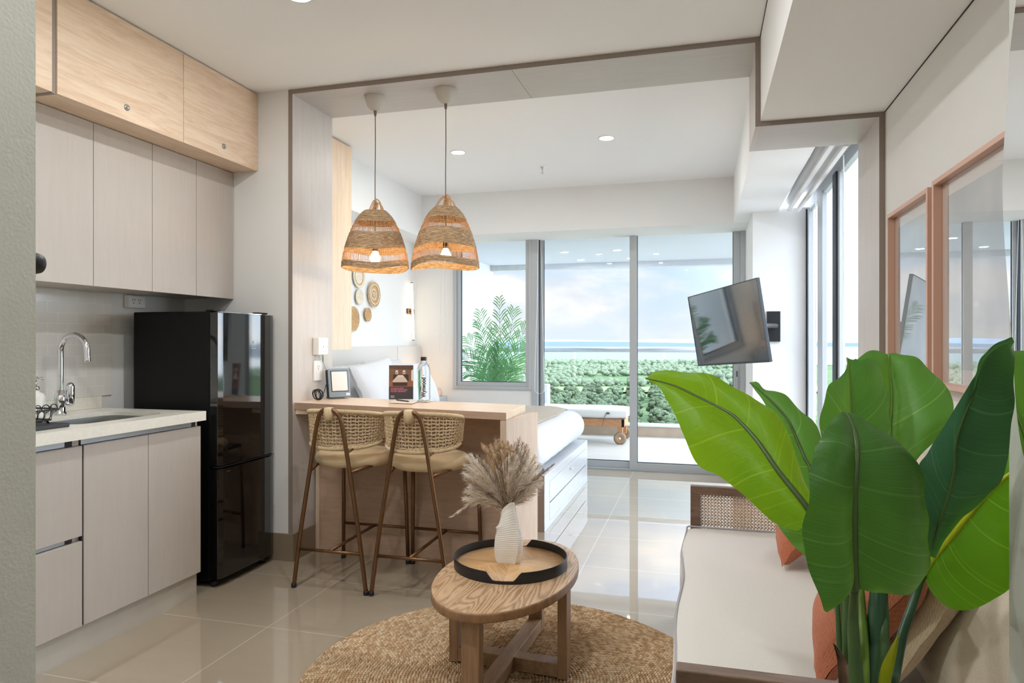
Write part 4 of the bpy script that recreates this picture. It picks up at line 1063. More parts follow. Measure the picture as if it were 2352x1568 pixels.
for s in (-1, 1):
    m = MB(); m.obox(tpt(s*.1145,0,.0405), lx*.0855, ly*.029, Vector((0,0,.0248))); build('cross_rail', m, M['oak_leg_x'], tb, bev=.002)
# ---------------------------------------------------------------- tray
TRC = Vector((-.722, 2.577, 0)); TR = .2215
tr = thing('round_tray', (TRC.x, TRC.y, .3805), 'round oak tray with black rim and cut-out grips on the coffee table', 'tray')
m_, nt_, bs_ = newmat('tray_veneer')
tc_ = nt_.nodes.new('ShaderNodeTexCoord'); sp_ = nd(nt_, 'ShaderNodeSeparateXYZ'); nt_.links.new(tc_.outputs['Object'], sp_.inputs[0])
at_ = nd(nt_, 'ShaderNodeMath', operation='ARCTAN2'); nt_.links.new(sp_.outputs[1], at_.inputs[0]); nt_.links.new(sp_.outputs[0], at_.inputs[1])
# six veneer wedges, grain running out from the middle
sc_ = nd(nt_, 'ShaderNodeMath', operation='MULTIPLY_ADD'); nt_.links.new(at_.outputs[0], sc_.inputs[0]); sc_.inputs[1].default_value = 3/PI; sc_.inputs[2].default_value = 3.35
fl_ = nd(nt_, 'ShaderNodeMath', operation='FLOOR'); nt_.links.new(sc_.outputs[0], fl_.inputs[0])
an_ = nd(nt_, 'ShaderNodeMath', operation='MULTIPLY'); nt_.links.new(fl_.outputs[0], an_.inputs[0]); an_.inputs[1].default_value = PI/3
rot_ = nd(nt_, 'ShaderNodeVectorRotate'); rot_.rotation_type = 'Z_AXIS'; nt_.links.new(tc_.outputs['Object'], rot_.inputs['Vector']); nt_.links.new(an_.outputs[0], rot_.inputs['Angle'])
mp_ = nd(nt_, 'ShaderNodeMapping'); mp_.inputs['Scale'].default_value = (5,90,5); nt_.links.new(rot_.outputs[0], mp_.inputs[0])
nn_ = nd(nt_, 'ShaderNodeTexNoise'); nn_.inputs['Scale'].default_value = 1.6; nn_.inputs['Detail'].default_value = 4; nt_.links.new(mp_.outputs[0], nn_.inputs['Vector'])
wn_ = nd(nt_, 'ShaderNodeTexWhiteNoise'); wn_.noise_dimensions = '1D'; nt_.links.new(fl_.outputs[0], wn_.inputs['W'])
ad_ = nd(nt_, 'ShaderNodeMath', operation='MULTIPLY_ADD'); nt_.links.new(wn_.outputs['Value'], ad_.inputs[0]); ad_.inputs[1].default_value = .22; nt_.links.new(nn_.outputs['Fac'], ad_.inputs[2])
nt_.links.new(ramp(nt_, ad_.outputs[0], [(.35, S(178,134,88)), (.85, S(218,176,126))]), bs_.inputs['Base Color']); bs_.inputs['Roughness'].default_value = .4
build('tray_board', MB().lathe([(0,.3805),(TR-.002,.3805),(TR-.002,.390),(0,.390)], TRC, 96), m_, tr)
rm = MB(); hax = math.atan2(-.43, .065)
NA = 180; vs = []; fs = []
for k in range(NA):
    a = 2*PI*k/NA
    dd = min(abs((a-hax+PI) % (2*PI)-PI), abs((a-hax) % (2*PI)-PI))
    half = .235; t = (dd-half*.75)/(half*.5)
    ht = .3915 if t < 0 else (.3915+.030*min(1, t))
    for r_, z in ((TR,.3803),(TR,ht),(TR-.0035,ht),(TR-.0035,.3803)): vs.append(TRC+Vector((r_*math.cos(a), r_*math.sin(a), z)))
for k in range(NA):
    j = (k+1) % NA
    for q in range(4): fs.append((k*4+q, j*4+q, j*4+(q+1)%4, k*4+(q+1)%4))
rm.add(vs, fs, False); build('tray_rim', rm, M['tray_black'], tr)
# ---------------------------------------------------------------- vase: folded leaf shape
VC = Vector((-.735, 2.583, .3905)); VH = .195
def vasef(a, b):
    th = 2*PI*a; z = VH*b
    prof = .038+.018*math.sin(PI*min(1, b*1.02+.05))**.8 - .006*b
    lobe = 1 + .12*math.cos(2*th+2.6*b) + .06*math.cos(3*th-1.5*b+1)
    ribs = .00065*math.sin(b*178 + 2.2*math.sin(th*2)) if .02 < b < .99 else 0
    seam = .006*math.exp(-((((th-5.55-.25*b+PI) % (2*PI))-PI)/.07)**2)
    bulge = .008*math.exp(-((b-.72)/.05)**2)*max(0, math.cos(th-3.0))
    r = prof*lobe+ribs+seam+bulge
    top = .030*b**3*math.cos(th-5.4) - .014*b**4*math.cos(th-2.6)
    return VC + Vector((r*math.cos(th), r*math.sin(th)*.86, z+top))
vm = MB(); vm.grid(vasef, 90, 130, closeu=True)
vm.grid(lambda a, b: VC + (vasef(1-a, 1-.45*b)-VC)*(1) - Vector(((vasef(1-a,1-.45*b)-VC).x*.10, (vasef(1-a,1-.45*b)-VC).y*.10, 0)), 60, 12, closeu=True)
vm.grid(lambda a, b: VC + Vector(((vasef(a,0)-VC).x*b, (vasef(a,0)-VC).y*b, 0)), 40, 2, closeu=True)
build('vase', vm, M['vase'], label='cream ribbed leaf-shaped vase standing on the round tray', cat='vase')
# ---------------------------------------------------------------- dried grasses, each stalk its own thing
MOUTH = VC + Vector((0,0,VH-.02)); rnd = random.Random(5)
rv, fv = Vector((CA, SA, 0)), Vector((-SA, CA, 0))
def pampas(tip, plume, mats, nh, hl, label, sag=.25, width=.0013, start=.40):
    base = MOUTH + Vector((rnd.uniform(-.012,.012), rnd.uniform(-.012,.012), -.06))
    neck = MOUTH + (tip-MOUTH)*.10 + Vector((0,0,.02))
    mid = MOUTH.lerp(tip, .55) + Vector((0,0,sag*(tip-MOUTH).length*.35))
    path = catmull([base, neck, mid, tip], 30)
    m = MB(); m.mi = 0; m.tube(path, [.0016]*16+[.0012]*15, 5)
    for k in range(int(nh*1.35)):
        t = start + (1-start)*rnd.random()**.85; i = min(29, int(t*30)); p = path[i].lerp(path[i+1], t*30-i)
        d = (path[min(30, i+1)]-path[max(0, i-1)]).normalized()
        o = Vector((rnd.gauss(0,1), rnd.gauss(0,1), rnd.gauss(0,1))); o = (o - d*o.dot(d)).normalized()
        env = math.sin(PI*min(1,(t-start)/(1-start)*.86+.12))
        L = hl*rnd.uniform(.6,1.15)*(.35+.65*env)
        dirn = (d*1.0 + o*rnd.uniform(.25,.62)*plume).normalized()
        q1 = p + dirn*L*.5; q2 = p + dirn*L + Vector((0,0,-.12*L)) + o*L*.10
        s = dirn.cross(Vector((rnd.gauss(0,1), rnd.gauss(0,1), rnd.gauss(0,1)))).normalized()*width*rnd.uniform(.6,1.2)
        m.mi = 1 + (rnd.random() < .45)
        m.add([p-s*.5, p+s*.5, q1+s*.5, q1-s*.5, q2], [(0,1,2,3),(3,2,4)], False)
    return build('pampas_stem', m, mats, label=label, cat='dried grass', group='dried pampas stems in the vase', origin=base)
VD = 2.69
def vt(u, v, dd=0): return P(u, v, VD+dd)
HA = [M['straw'], M['hair'], M['hair2']]; HB = [M['straw'], M['hair'], M['hair3']]
LBL_L = 'feathery beige pampas stem fanning to the left side of the vase'
LBL_R = 'feathery beige pampas stem fanning to the right side of the vase'
LBL_C = 'feathery beige pampas stem standing up in the middle of the vase'
for u, v, dd in ((1074,1050,.02),(1068,1068,-.05),(1066,1088,.05),(1072,1102,-.02),(1082,1046,.06),(1098,1050,.0),(1086,1060,-.07),(1068,1145,.02),(1072,1128,-.04),(1080,1118,.05),(1100,1090,-.06),(1112,1062,.04),(1076,1076,.0),(1104,1076,.07),(1090,1132,.03)):
    pampas(vt(u, v, dd), 1.0, HA if rnd.random() < .75 else HB, 230, .055, LBL_L)
for u, v, dd in ((1246,1082,.0),(1240,1100,.05),(1232,1115,-.04),(1228,1062,.04),(1215,1035,-.03),(1238,1068,-.05),(1222,1128,.02),(1210,1050,.06),(1234,1092,.07),(1205,1078,-.07),(1218,1108,.0),(1228,1048,.0),(1200,1140,.03),(1244,1110,-.02)):
    pampas(vt(u, v, dd), 1.0, HA if rnd.random() < .7 else HB, 230, .058, LBL_R)
for u, v, dd in ((1192,1010,.03),(1182,1018,-.02),(1200,1020,.05),(1176,1035,.06),(1208,1025,-.04),(1188,1050,-.07),(1165,1060,.05),(1150,1075,-.05),(1172,1078,-.08),(1195,1065,.08),(1186,1028,.0),(1138,1078,.05)):
    pampas(vt(u, v, dd), .9, HA if rnd.random() < .6 else HB, 230, .060, LBL_C)
pampas(vt(1036,1186,-.02), .7, HA, 200, .03, 'single pampas stem drooping far out to the left of the vase', sag=.75, start=.25)
pampas(vt(1137,1003,.0), .8, HB, 160, .03, 'tall pampas stem topping the bouquet on the left of its middle', start=.6)
pampas(vt(1272,1066,-.02), .5, HB, 140, .028, 'thin stem reaching out to the right of the bouquet towards the bed', start=.62)
def bunny(tip, L=.033, R=.0080):
    base = MOUTH + Vector((rnd.uniform(-.01,.01), rnd.uniform(-.01,.01), -.05)); path = catmull([base, MOUTH.lerp(tip,.4)+Vector((0,0,.012)), tip], 16)
    t = thing('bunny_tail', base, 'fluffy tan bunny tail grass in the cluster at the top of the bouquet', 'dried grass', 'bunny tail grasses in the vase')
    build('stalk', MB().tube(path, .0011, 5), M['straw'], t)
    d = (path[-1]-path[-3]).normalized(); s = d.orthogonal().normalized(); s2 = d.cross(s); m = MB()
    def f(a, b):
        th = 2*PI*a; ph = PI*(b-.5); q = math.cos(ph)*(1+.08*math.sin(9*th+14*b)); return tip + d*(math.sin(ph)*L*.5) + (s*math.cos(th)+s2*math.sin(th))*q*R*(1-.2*b)
    m.grid(f, 14, 12, closeu=True)
    for k in range(240):
        th, b = rnd.uniform(0,2*PI), rnd.random(); p = f(th/(2*PI), b); o = (s*math.cos(th)+s2*math.sin(th)); w = o.cross(d)*.0006
        m.add([p-w, p+w, p+o*rnd.uniform(.003,.006)+d*rnd.uniform(.005,.014)], [(0,1,2)], False)
    build('fluffy_head', m, M['bunny'], t)
for u, v, dd in ((1112,1030,.0),(1120,1036,-.02),(1130,1032,.03),(1140,1028,-.03),(1147,1022,.02),(1154,1024,-.01),(1160,1030,.03),(1166,1026,.0),(1126,1046,.04),(1136,1048,-.04),(1146,1044,.0),(1157,1046,-.04),(1164,1040,-.02),(1130,1062,.0),(1140,1060,.05),(1133,1074,-.04),(1150,1056,.05),(1144,1034,.06),(1174,1034,.02),(1124,1058,.06),(1176,1046,-.04)):
    bunny(vt(u, v, dd))
# ---------------------------------------------------------------- sofa bench
so = thing('sofa_bench', (.36, 2.35, 0), 'low cream sofa with dark wood frame and cane arms along the right wall', 'sofa')
XF = -.05
def rail(m, *a): m.box(*a)
for nm, y0, y1 in (('far', 3.215, 3.255), ('near', 1.40, 1.44)):
    m = MB(); rail(m, XF, .79, y0, y1, .560, .598); rail(m, XF, XF+.045, y0, y1, 0, .560); rail(m, .745, .79, y0, y1, 0, .56); rail(m, XF+.045, .745, y0, y1, .20, .26)
    a = build('arm_frame', m, M['sofa_wood'], so, bev=.003)
    # woven cane panel with open octagonal holes
    c = MB(); yy = (y0+y1)/2; x0, x1, z0, z1 = XF+.045, .745, .26, .56; p_ = .0143; r_ = .0011
    k = x0+.004
    while k < x1:
        for o in (0, .0036): c.bar((k+o, yy, z0), (k+o, yy, z1), .0021, .0016, up=(0,1,0))
        k += p_
    k = z0+.004
    while k < z1:
        for o in (0, .0036): c.bar((x0, yy+.001, k+o), (x1, yy+.001, k+o), .0021, .0016, up=(0,1,0))
        k += p_
    for sg in (1, -1):
        q = -(z1-z0)
        while q < (x1-x0)+(z1-z0):
            xa, xb = (x0+q, x0+q+(z1-z0)); za, zb_ = (z0, z1) if sg > 0 else (z1, z0)
            t0 = max(0, (x0-xa)/(xb-xa)); t1 = min(1, (x1-xa)/(xb-xa))
            if t1 > t0: c.bar((xa+(xb-xa)*t0, yy-.001*sg, za+(zb_-za)*t0), (xa+(xb-xa)*t1, yy-.001*sg, za+(zb_-za)*t1), .0026, .0014, up=(0,1,0))
            q += p_
    build('cane_panel', c, M['cane'], a)
m = MB(); m.box(XF+.01, .79, 1.44, 3.215, .20, .27); m.box(.72, .79, 1.44, 3.215, .27, .62); build('seat_platform', m, M['sofa_wood'], so, bev=.003)
sc = MB()
def sag(q): return q + Vector((.006*math.sin(q.y*9), 0, .004*math.sin(q.y*7+q.x*5)))
rbox(sc, -.078, .72, 1.445, 3.208, .275, .428, .035, 16, .006, 2, sag)
cu = build('seat_cushion', sc, M['sofa_seat'], so)
pp = MB(); 
path = [Vector((-.07+.006*math.sin((y-2.33)*9), y, .417+.004*math.sin((y-2.33)*7))) for y in [1.46+i*.034 for i in range(52)]]
pp.tube(path, .0042, 7); path = [Vector((x, 3.196, .419)) for x in (-.06,.2,.5,.7)]; pp.tube(path, .004, 7)
build('piping', pp, M['piping'], cu)
for i, (y0, y1) in enumerate(((1.46, 2.30), (2.32, 3.19))):
    bk = MB(); cushion(bk, (.655, (y0+y1)/2, .63), (0,(y1-y0)/2,0), (.10,0,.24), Vector((-.92,0,.39)), .20, 26, .33, .04, .006, 3+i)
    build('back_cushion', bk, M['sofa_back'], so)
# scatter cushions
pc_ = MB(); cushion(pc_, (.40, 1.885, .632), Vector((.035,.19,.035)), Vector((.105,-.03,.150)), Vector((-.80,.20,.50)).normalized(), .15, 26, .42, .07, .008, 11)
build('scatter_cushion', pc_, M['terracotta'], label='terracotta cushion behind the banana stems at the near end of the sofa', cat='cushion', group='terracotta sofa cushions')
pc_ = MB(); cushion(pc_, (.395, 2.79, .632), Vector((.02,.20,.025)), Vector((.10,-.02,.158)), Vector((-.82,.05,.52)).normalized(), .16, 26, .42, .07, .008, 15)
build('scatter_cushion', pc_, M['terracotta'], label='terracotta cushion at the far end of the sofa by the cane arm', cat='cushion', group='terracotta sofa cushions')
pc_ = MB(); cushion(pc_, (.53, 1.95, .648), Vector((.03,.26,.02)), Vector((.10,-.02,.175)), Vector((-.84,.10,.52)).normalized(), .10, 26, .40, .06, .006, 21)
build('lumbar_cushion', pc_, M['knit'], label='beige knitted cushion between terracotta cushion and sofa back', cat='cushion')

# ---------------------------------------------------------------- pictures on the right wall
m_, nt_, bs_ = newmat('framed_print')
v_ = coords(nt_, (1,1,1)); f_ = noise_tex(nt_, v_, 3.0, 3)
nt_.links.new(ramp(nt_, f_, [(.35, S(172,176,178)), (.55, S(206,208,206)), (.7, S(226,226,222))]), bs_.inputs['Base Color'])
bs_.inputs['Roughness'].default_value = .5; M['print'] = m_
M['pic_glass'] = glass_pane('picture_glass', (1,1,1,1), 2.4)
def picture(y0, y1, z0, z1, label):
    t = thing('framed_picture', (XR-.02, (y0+y1)/2, z0), label, 'picture', 'framed pictures on the right wall')
    w = .017; xa, xb = XR-.036, XR-.001
    m = MB(); m.box(xa, xb, y0, y0+w, z0, z1); m.box(xa, xb, y1-w, y1, z0, z1); m.box(xa, xb, y0+w, y1-w, z0, z0+w); m.box(xa, xb, y0+w, y1-w, z1-w, z1)
    build('frame', m, M['picture_frame'], t, bev=.001)
    m = MB(); m.box(xb-.006, xb-.001, y0+w, y1-w, z0+w, z1-w); build('mat_board', m, M['paper'], t)
    m = MB(); m.box(xb-.0075, xb-.0065, y0+w+.05, y1-w-.05, z0+w+.05, z1-w-.05); build('print', m, M['print'], t)
    m = MB(); m.box(xb-.011, xb-.009, y0+w, y1-w, z0+w, z1-w); build('glazing', m, M['pic_glass'], t)
picture(2.705, 3.252, 1.098, 1.797, 'copper framed picture on the right wall next to the portal')
picture(1.96, 2.657, 1.098, 1.806, 'copper framed picture on the right wall partly behind the mirror')
# ---------------------------------------------------------------- wavy mirror on the entrance wall
XM = .508
edge_px = [(2341,-60),(2335,0),(2322,110),(2316,200),(2308,320),(2304,400),(2305,480),(2309,560),(2315,640),(2322,740),(2328,820),(2334,920),(2343,1000),(2356,1060),(2385,1130),(2440,1190)]
le = catmull([PX(u, v, XM) for u, v in edge_px], 50)
poly = [(p.y, p.z) for p in le]
zb_, zt_ = min(z for _, z in poly), max(z for _, z in poly)
poly2 = poly + [(1.02, zb_-.06), (.80, zb_-.07), (.66, zb_+.03), (.60, .9), (.62, 1.3), (.58, 1.7), (.66, 1.95), (.85, zt_+.10), (1.05, zt_+.14), (1.22, zt_+.07)]
mr = thing('wavy_mirror', (XM, 1.0, zb_), 'large frameless wavy mirror on the entrance wall at the right edge', 'mirror')
g = MB(); g.extrude([(XM, y, z) for y, z in poly2], (.009,0,0)); build('backing', g, plain('mirror_edge', S(150,156,170), .3), mr)
g = MB(); cen = (sum(y for y,_ in poly2)/len(poly2), sum(z for _,z in poly2)/len(poly2))
g.add([(XM-.0012, cen[0]+(y-cen[0])*.994, cen[1]+(z-cen[1])*.994) for y, z in poly2], [tuple(range(len(poly2)))], False); build('mirror_glass', g, M['mirror'], mr)

# ---------------------------------------------------------------- television on its arm
tv = thing('wall_tv', (.158, 5.097, 1.2), 'flat black television tilted on a wall arm by the sliding door', 'television')
yaw, tilt, roll, Wt = 1.10, .133, .06, 1.0; Ht = .548
n0 = Vector((-math.sin(yaw), -math.cos(yaw), 0)); r0 = Vector((math.cos(yaw), -math.sin(yaw), 0)); u0 = Vector((0,0,1))
n2 = n0*math.cos(tilt)-u0*math.sin(tilt); u2 = u0*math.cos(tilt)+n0*math.sin(tilt); r3 = r0*math.cos(roll)+u2*math.sin(roll); u3 = u2*math.cos(roll)-r0*math.sin(roll)
c = Vector((.158, 5.097, 1.368))
m = MB(); m.obox(c-n2*.010, r3*(Wt/2), u3*(Ht/2), n2*.010); m.obox(c-n2*.030-u3*.08, r3*(Wt*.38), u3*(Ht*.30), n2*.014); bd = build('back_shell', m, M['tv_body'], tv, bev=.003)
m = MB(); w = .006
for s in (-1, 1): m.obox(c+n2*.001+r3*(s*(Wt/2-w/2)), r3*(w/2), u3*(Ht/2), n2*.0025)
m.obox(c+n2*.001+u3*(Ht/2-w/2), r3*(Wt/2), u3*(w/2), n2*.0025); m.obox(c+n2*.001-u3*(Ht/2-.007), r3*(Wt/2), u3*.007, n2*.003)
build('bezel', m, M['tv_body'], tv)
m = MB(); m.obox(c+n2*.0008, r3*(Wt/2-w), u3*(Ht/2-w), n2*.001); build('screen', m, M['tv_glass'], tv)
m = MB(); q = c-n2*.045; m.obox(q, r3*.10, u3*.10, n2*.006); m.tube([q, Vector((.35,5.35,1.38)), Vector((.55,5.60,1.38)), Vector((.55,5.79,1.38))], .018, 10); m.box(.50,.60,5.785,5.799,1.26,1.50)
build('wall_arm', m, M['black'], tv)
# ---------------------------------------------------------------- potted banana plant in the foreground
bp_ = thing('banana_plant', (.258, 1.262, 0), 'large potted banana plant with broad green leaves in front of the sofa', 'plant')
PB = Vector((.258, 1.262, 0))
KD = [1.0]
def sc(q, k): return [(u, v, d*k) for u, v, d in q]
m = MB(); m.lathe([(0,0),(.09,0),(.105,.02),(.122,.16),(.128,.33),(.116,.335),(.108,.30)], PB, 40); build('pot', m, M['pot'], bp_)
m = MB(); m.lathe([(0,.30),(.109,.30)], PB, 32, caps=False); build('soil', m, M['soil'], bp_)
def banana_leaf(name, mid, left, right, mat, ribmat, n=72, k=9, cup=.03, wav=.006, rib=(.0065,.0015), petiole=None, seed=0, label=None, kd=(1,1,1)):
    mid, left, right = sc(mid, kd[1]), sc(left, kd[0]), sc(right, kd[2])
    if petiole: petiole = [(u, v, d*(.8+(kd[1]-.8)*i/(len(petiole)-1))) for i, (u, v, d) in enumerate(petiole)]
    Mi = catmull([P(*q) for q in mid], n); L = catmull([P(*q) for q in left], n); R = catmull([P(*q) for q in right], n)
    view = Vector((0,0,CAM_H))
    mb = MB(); vs = []; uv = []
    for i in range(n+1):
        t = i/n
        across = (R[i]-L[i]); ax = across.normalized() if across.length > 1e-6 else Vector((1,0,0))
        tg = (Mi[min(n,i+1)]-Mi[max(0,i-1)]).normalized(); nr = ax.cross(tg)
        nr = nr.normalized() if nr.length > 1e-6 else (view-Mi[i]).normalized()
        if nr.dot(view-Mi[i]) < 0: nr = -nr
        for j in range(-k, k+1):
            s = abs(j)/k; E_ = L[i] if j < 0 else R[i]
            p = Mi[i].lerp(E_, s)
            w = (E_-Mi[i]).length
            p = p + nr*(cup*w/.15*math.sin(PI*s)*1.0 + wav*s*math.sin(t*17+seed+(2 if j < 0 else 0)) *min(1, 4*t*(1-t)+.1)+ wav*.5*s*s*math.sin(t*41+seed*2+j*.0))
            vs.append(p); uv.append((.5+.5*j/k, t))
    W_ = 2*k+1; fs = [(i*W_+j, i*W_+j+1, (i+1)*W_+j+1, (i+1)*W_+j) for i in range(n) for j in range(2*k)]
    b = mb.add(vs, fs, True)
    for q, x in enumerate(uv): mb.uv[b+q] = x
    o = build(name, mb, mat, bp_, label=label)
    rb = MB(); path = [p + ((view-p).normalized())*.0015 for p in Mi]
    rb.tube(path, [rib[0]+(rib[1]-rib[0])*(i/n) for i in range(n+1)], 8)
    if petiole: 
        pt = catmull([P(*q) for q in petiole], 24); rb.tube(pt, [.010-.0035*i/24 for i in range(25)], 10)
    build('midrib', rb, ribmat, o)
    return o
# A: big bright leaf reaching left
banana_leaf('leaf',
  [(1900,1245,1.50),(1853,1165,1.52),(1790,1085,1.58),(1745,1020,1.64),(1720,990,1.68),(1685,955,1.73),(1650,935,1.77),(1600,910,1.82),(1550,886,1.87),(1500,872,1.91),(1483,868,1.93)],
  [(1890,1262,1.50),(1853,1213,1.50),(1826,1218,1.52),(1785,1203,1.56),(1740,1170,1.60),(1695,1125,1.64),(1650,1090,1.67),(1600,1062,1.70),(1575,1010,1.73),(1548,948,1.80),(1515,890,1.88),(1500,882,1.91),(1483,868,1.93)],
  [(1905,1235,1.50),(1880,1170,1.56),(1850,1105,1.60),(1828,1045,1.64),(1808,990,1.68),(1775,943,1.72),(1730,910,1.75),(1690,890,1.78),(1650,868,1.82),(1600,859,1.85),(1545,851,1.89),(1500,853,1.92),(1483,868,1.93)],
  M['leaf_bright'], M['midrib_dark'], cup=.035, wav=.007, seed=1, kd=(0.82,0.82,0.82), petiole=[(1950,1600,1.47),(1945,1450,1.47),(1930,1330,1.48),(1900,1245,1.50)])
# B: leaf behind A
banana_leaf('leaf',
  [(1905,1330,1.72),(1885,1200,1.78),(1862,1080,1.86),(1850,1055,1.88),(1835,1020,1.91),(1810,965,1.95),(1775,924,1.99),(1740,892,2.03),(1722,879,2.05)],
  [(1895,1335,1.72),(1848,1276,1.74),(1815,1246,1.78),(1786,1204,1.82),(1775,1120,1.88),(1770,1020,1.94),(1765,950,1.98),(1748,914,2.01),(1732,893,2.03),(1722,879,2.05)],
  [(1915,1320,1.72),(1920,1200,1.80),(1905,1080,1.88),(1884,995,1.93),(1868,968,1.95),(1840,948,1.97),(1810,910,2.0),(1785,899,2.01),(1757,892,2.03),(1740,876,2.04),(1722,879,2.05)],
  M['leaf_mid'], M['midrib_dark'], cup=.02, wav=.005, seed=2, kd=(0.86,0.86,0.86), petiole=[(1955,1590,1.50),(1945,1480,1.56),(1905,1330,1.72)])
# C: front centre leaf, facing us
banana_leaf('leaf',
  [(1962,1356,1.33),(1960,1280,1.315),(1961,1200,1.31),(1963,1120,1.315),(1967,1060,1.33),(1967,1020,1.36),(1960,985,1.41),(1950,960,1.45),(1944,948,1.47)],
  [(1955,1348,1.33),(1930,1352,1.31),(1905,1398,1.29),(1886,1396,1.29),(1868,1330,1.29),(1851,1260,1.29),(1848,1190,1.29),(1855,1105,1.30),(1870,1040,1.33),(1888,1003,1.37),(1910,966,1.42),(1932,949,1.46),(1944,948,1.47)],
  [(1970,1348,1.33),(2010,1362,1.34),(2052,1366,1.35),(2090,1360,1.36),(2115,1332,1.36),(2134,1280,1.37),(2140,1215,1.37),(2122,1130,1.38),(2108,1078,1.39),(2085,1040,1.41),(2045,1008,1.43),(1998,972,1.45),(1965,955,1.47),(1944,948,1.47)],
  M['leaf_deep'], M['midrib_dark'], cup=.03, wav=.006, rib=(.0075,.003), seed=3, kd=(0.82,0.82,0.82), petiole=[(1968,1640,1.39),(1966,1568,1.38),(1958,1450,1.36),(1962,1356,1.33)])
# D: broad leaf at the back
banana_leaf('leaf',
  [(2030,1330,1.58),(2036,1180,1.62),(2042,1060,1.66),(2044,980,1.69),(2048,910,1.72),(2044,860,1.745),(2041,813,1.76)],
  [(2020,1330,1.58),(1985,1200,1.60),(1950,1080,1.63),(1925,960,1.67),(1925,890,1.70),(1945,845,1.73),(1968,826,1.745),(1995,807,1.76),(2020,805,1.765),(2041,813,1.76)],
  [(2040,1325,1.58),(2072,1180,1.60),(2105,1062,1.61),(2150,1010,1.62),(2180,960,1.63),(2191,928,1.64),(2184,900,1.66),(2158,866,1.69),(2130,840,1.71),(2104,822,1.73),(2070,815,1.75),(2053,809,1.76),(2041,813,1.76)],
  M['leaf_mid'], M['midrib'], cup=.03, wav=.008, rib=(.008,.002), seed=4, kd=(0.86,0.86,0.86), petiole=[(2000,1640,1.44),(2010,1500,1.50),(2030,1330,1.58)])
# E: folded leaf in front of D
banana_leaf('leaf',
  [(1975,1330,1.50),(1962,1150,1.54),(1957,1000,1.58),(1954,930,1.605),(1951,870,1.625),(1948,840,1.635),(1945,821,1.645)],
  [(1968,1330,1.50),(1915,1150,1.52),(1888,1010,1.54),(1890,935,1.56),(1900,888,1.58),(1925,868,1.60),(1944,850,1.62),(1947,838,1.63),(1945,821,1.645)],
  [(1985,1325,1.50),(2025,1150,1.55),(2041,1010,1.60),(2045,930,1.625),(2039,888,1.64),(2026,856,1.65),(2008,834,1.65),(1993,824,1.65),(1983,826,1.645),(1974,828,1.645),(1967,823,1.645),(1957,826,1.645),(1945,821,1.645)],
  M['leaf_mid'], M['midrib'], cup=.02, wav=.004, rib=(.006,.0015), seed=5, kd=(0.85,0.85,0.85), petiole=[(1985,1640,1.43),(1984,1480,1.46),(1975,1330,1.50)])
# F: low right leaf with a midrib coloured as if light shone through
banana_leaf('leaf',
  [(2120,1322,1.29),(2150,1275,1.27),(2200,1214,1.24),(2240,1165,1.22),(2280,1122,1.20),(2320,1088,1.185),(2380,1050,1.17)],
  [(2118,1318,1.29),(2112,1265,1.30),(2125,1205,1.29),(2165,1140,1.27),(2220,1080,1.25),(2290,1030,1.23),(2380,1045,1.17)],
  [(2124,1328,1.29),(2143,1362,1.27),(2168,1388,1.25),(2198,1400,1.23),(2235,1398,1.21),(2282,1376,1.19),(2325,1345,1.18),(2370,1270,1.17),(2395,1150,1.165),(2380,1052,1.17)],
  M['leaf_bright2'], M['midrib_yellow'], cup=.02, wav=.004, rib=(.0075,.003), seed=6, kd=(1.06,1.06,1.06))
# G: dark leaf rising at the right, folded along its rib
banana_leaf('leaf',
  [(2132,1275,1.33),(2150,1225,1.31),(2178,1140,1.28),(2193,1075,1.265),(2196,1020,1.255),(2212,965,1.24),(2238,900,1.22),(2246,860,1.21),(2255,826,1.20),(2285,792,1.17),(2325,776,1.135)],
  [(2128,1270,1.35),(2126,1190,1.37),(2116,1110,1.385),(2108,1066,1.39),(2130,1040,1.38),(2155,1000,1.365),(2182,958,1.345),(2212,905,1.31),(2232,872,1.27),(2244,850,1.235),(2258,822,1.205),(2288,790,1.172),(2325,775,1.135)],
  [(2138,1278,1.33),(2170,1235,1.29),(2215,1190,1.25),(2265,1140,1.21),(2300,1100,1.18),(2314,1060,1.15),(2321,1000,1.13),(2326,930,1.118),(2329,860,1.115),(2330,810,1.12),(2325,776,1.135)],
  M['leaf_dark'], M['midrib_dark'], cup=.012, wav=.003, rib=(.003,.001), seed=7, kd=(.88,.93,1.0))
def stalk(name, pts, rad, mat, label=None, kt=.82):
    nq = len(pts)-1
    p = catmull([P(u, v, d*(.8+(kt-.8)*i/nq)) for i, (u, v, d) in enumerate(pts)], 40); n = len(p)
    r = [rad[0]+(rad[1]-rad[0])*i/(n-1) for i in range(n)] if isinstance(rad, tuple) else rad
    return build(name, MB().tube(p, r, 14), mat, bp_, label=label)
stalk('stem', [(1992,2000,1.47),(1998,1700,1.47),(2004,1568,1.48),(2012,1460,1.50),(2018,1370,1.52),(2022,1300,1.55)], (.025,.0145), M['stem_dark'])
stalk('stem', [(2002,2000,1.45),(2018,1640,1.46),(2024,1568,1.46),(2030,1460,1.48),(2028,1370,1.52)], (.0165,.0085), M['stem'])
stalk('stem', [(1962,2000,1.42),(1952,1640,1.42),(1948,1568,1.42),(1946,1450,1.42),(1945,1350,1.43)], (.015,.0063), M['stem'])
stalk('stem', [(1968,2000,1.38),(1970,1640,1.38),(1967,1568,1.375),(1962,1480,1.36),(1960,1420,1.35),(1962,1350,1.335)], (.0215,.0063), M['stem'])
stalk('stem', [(1950,2000,1.47),(1938,1600,1.47),(1930,1480,1.47),(1924,1350,1.475)], (.0115,.005), M['stem'])
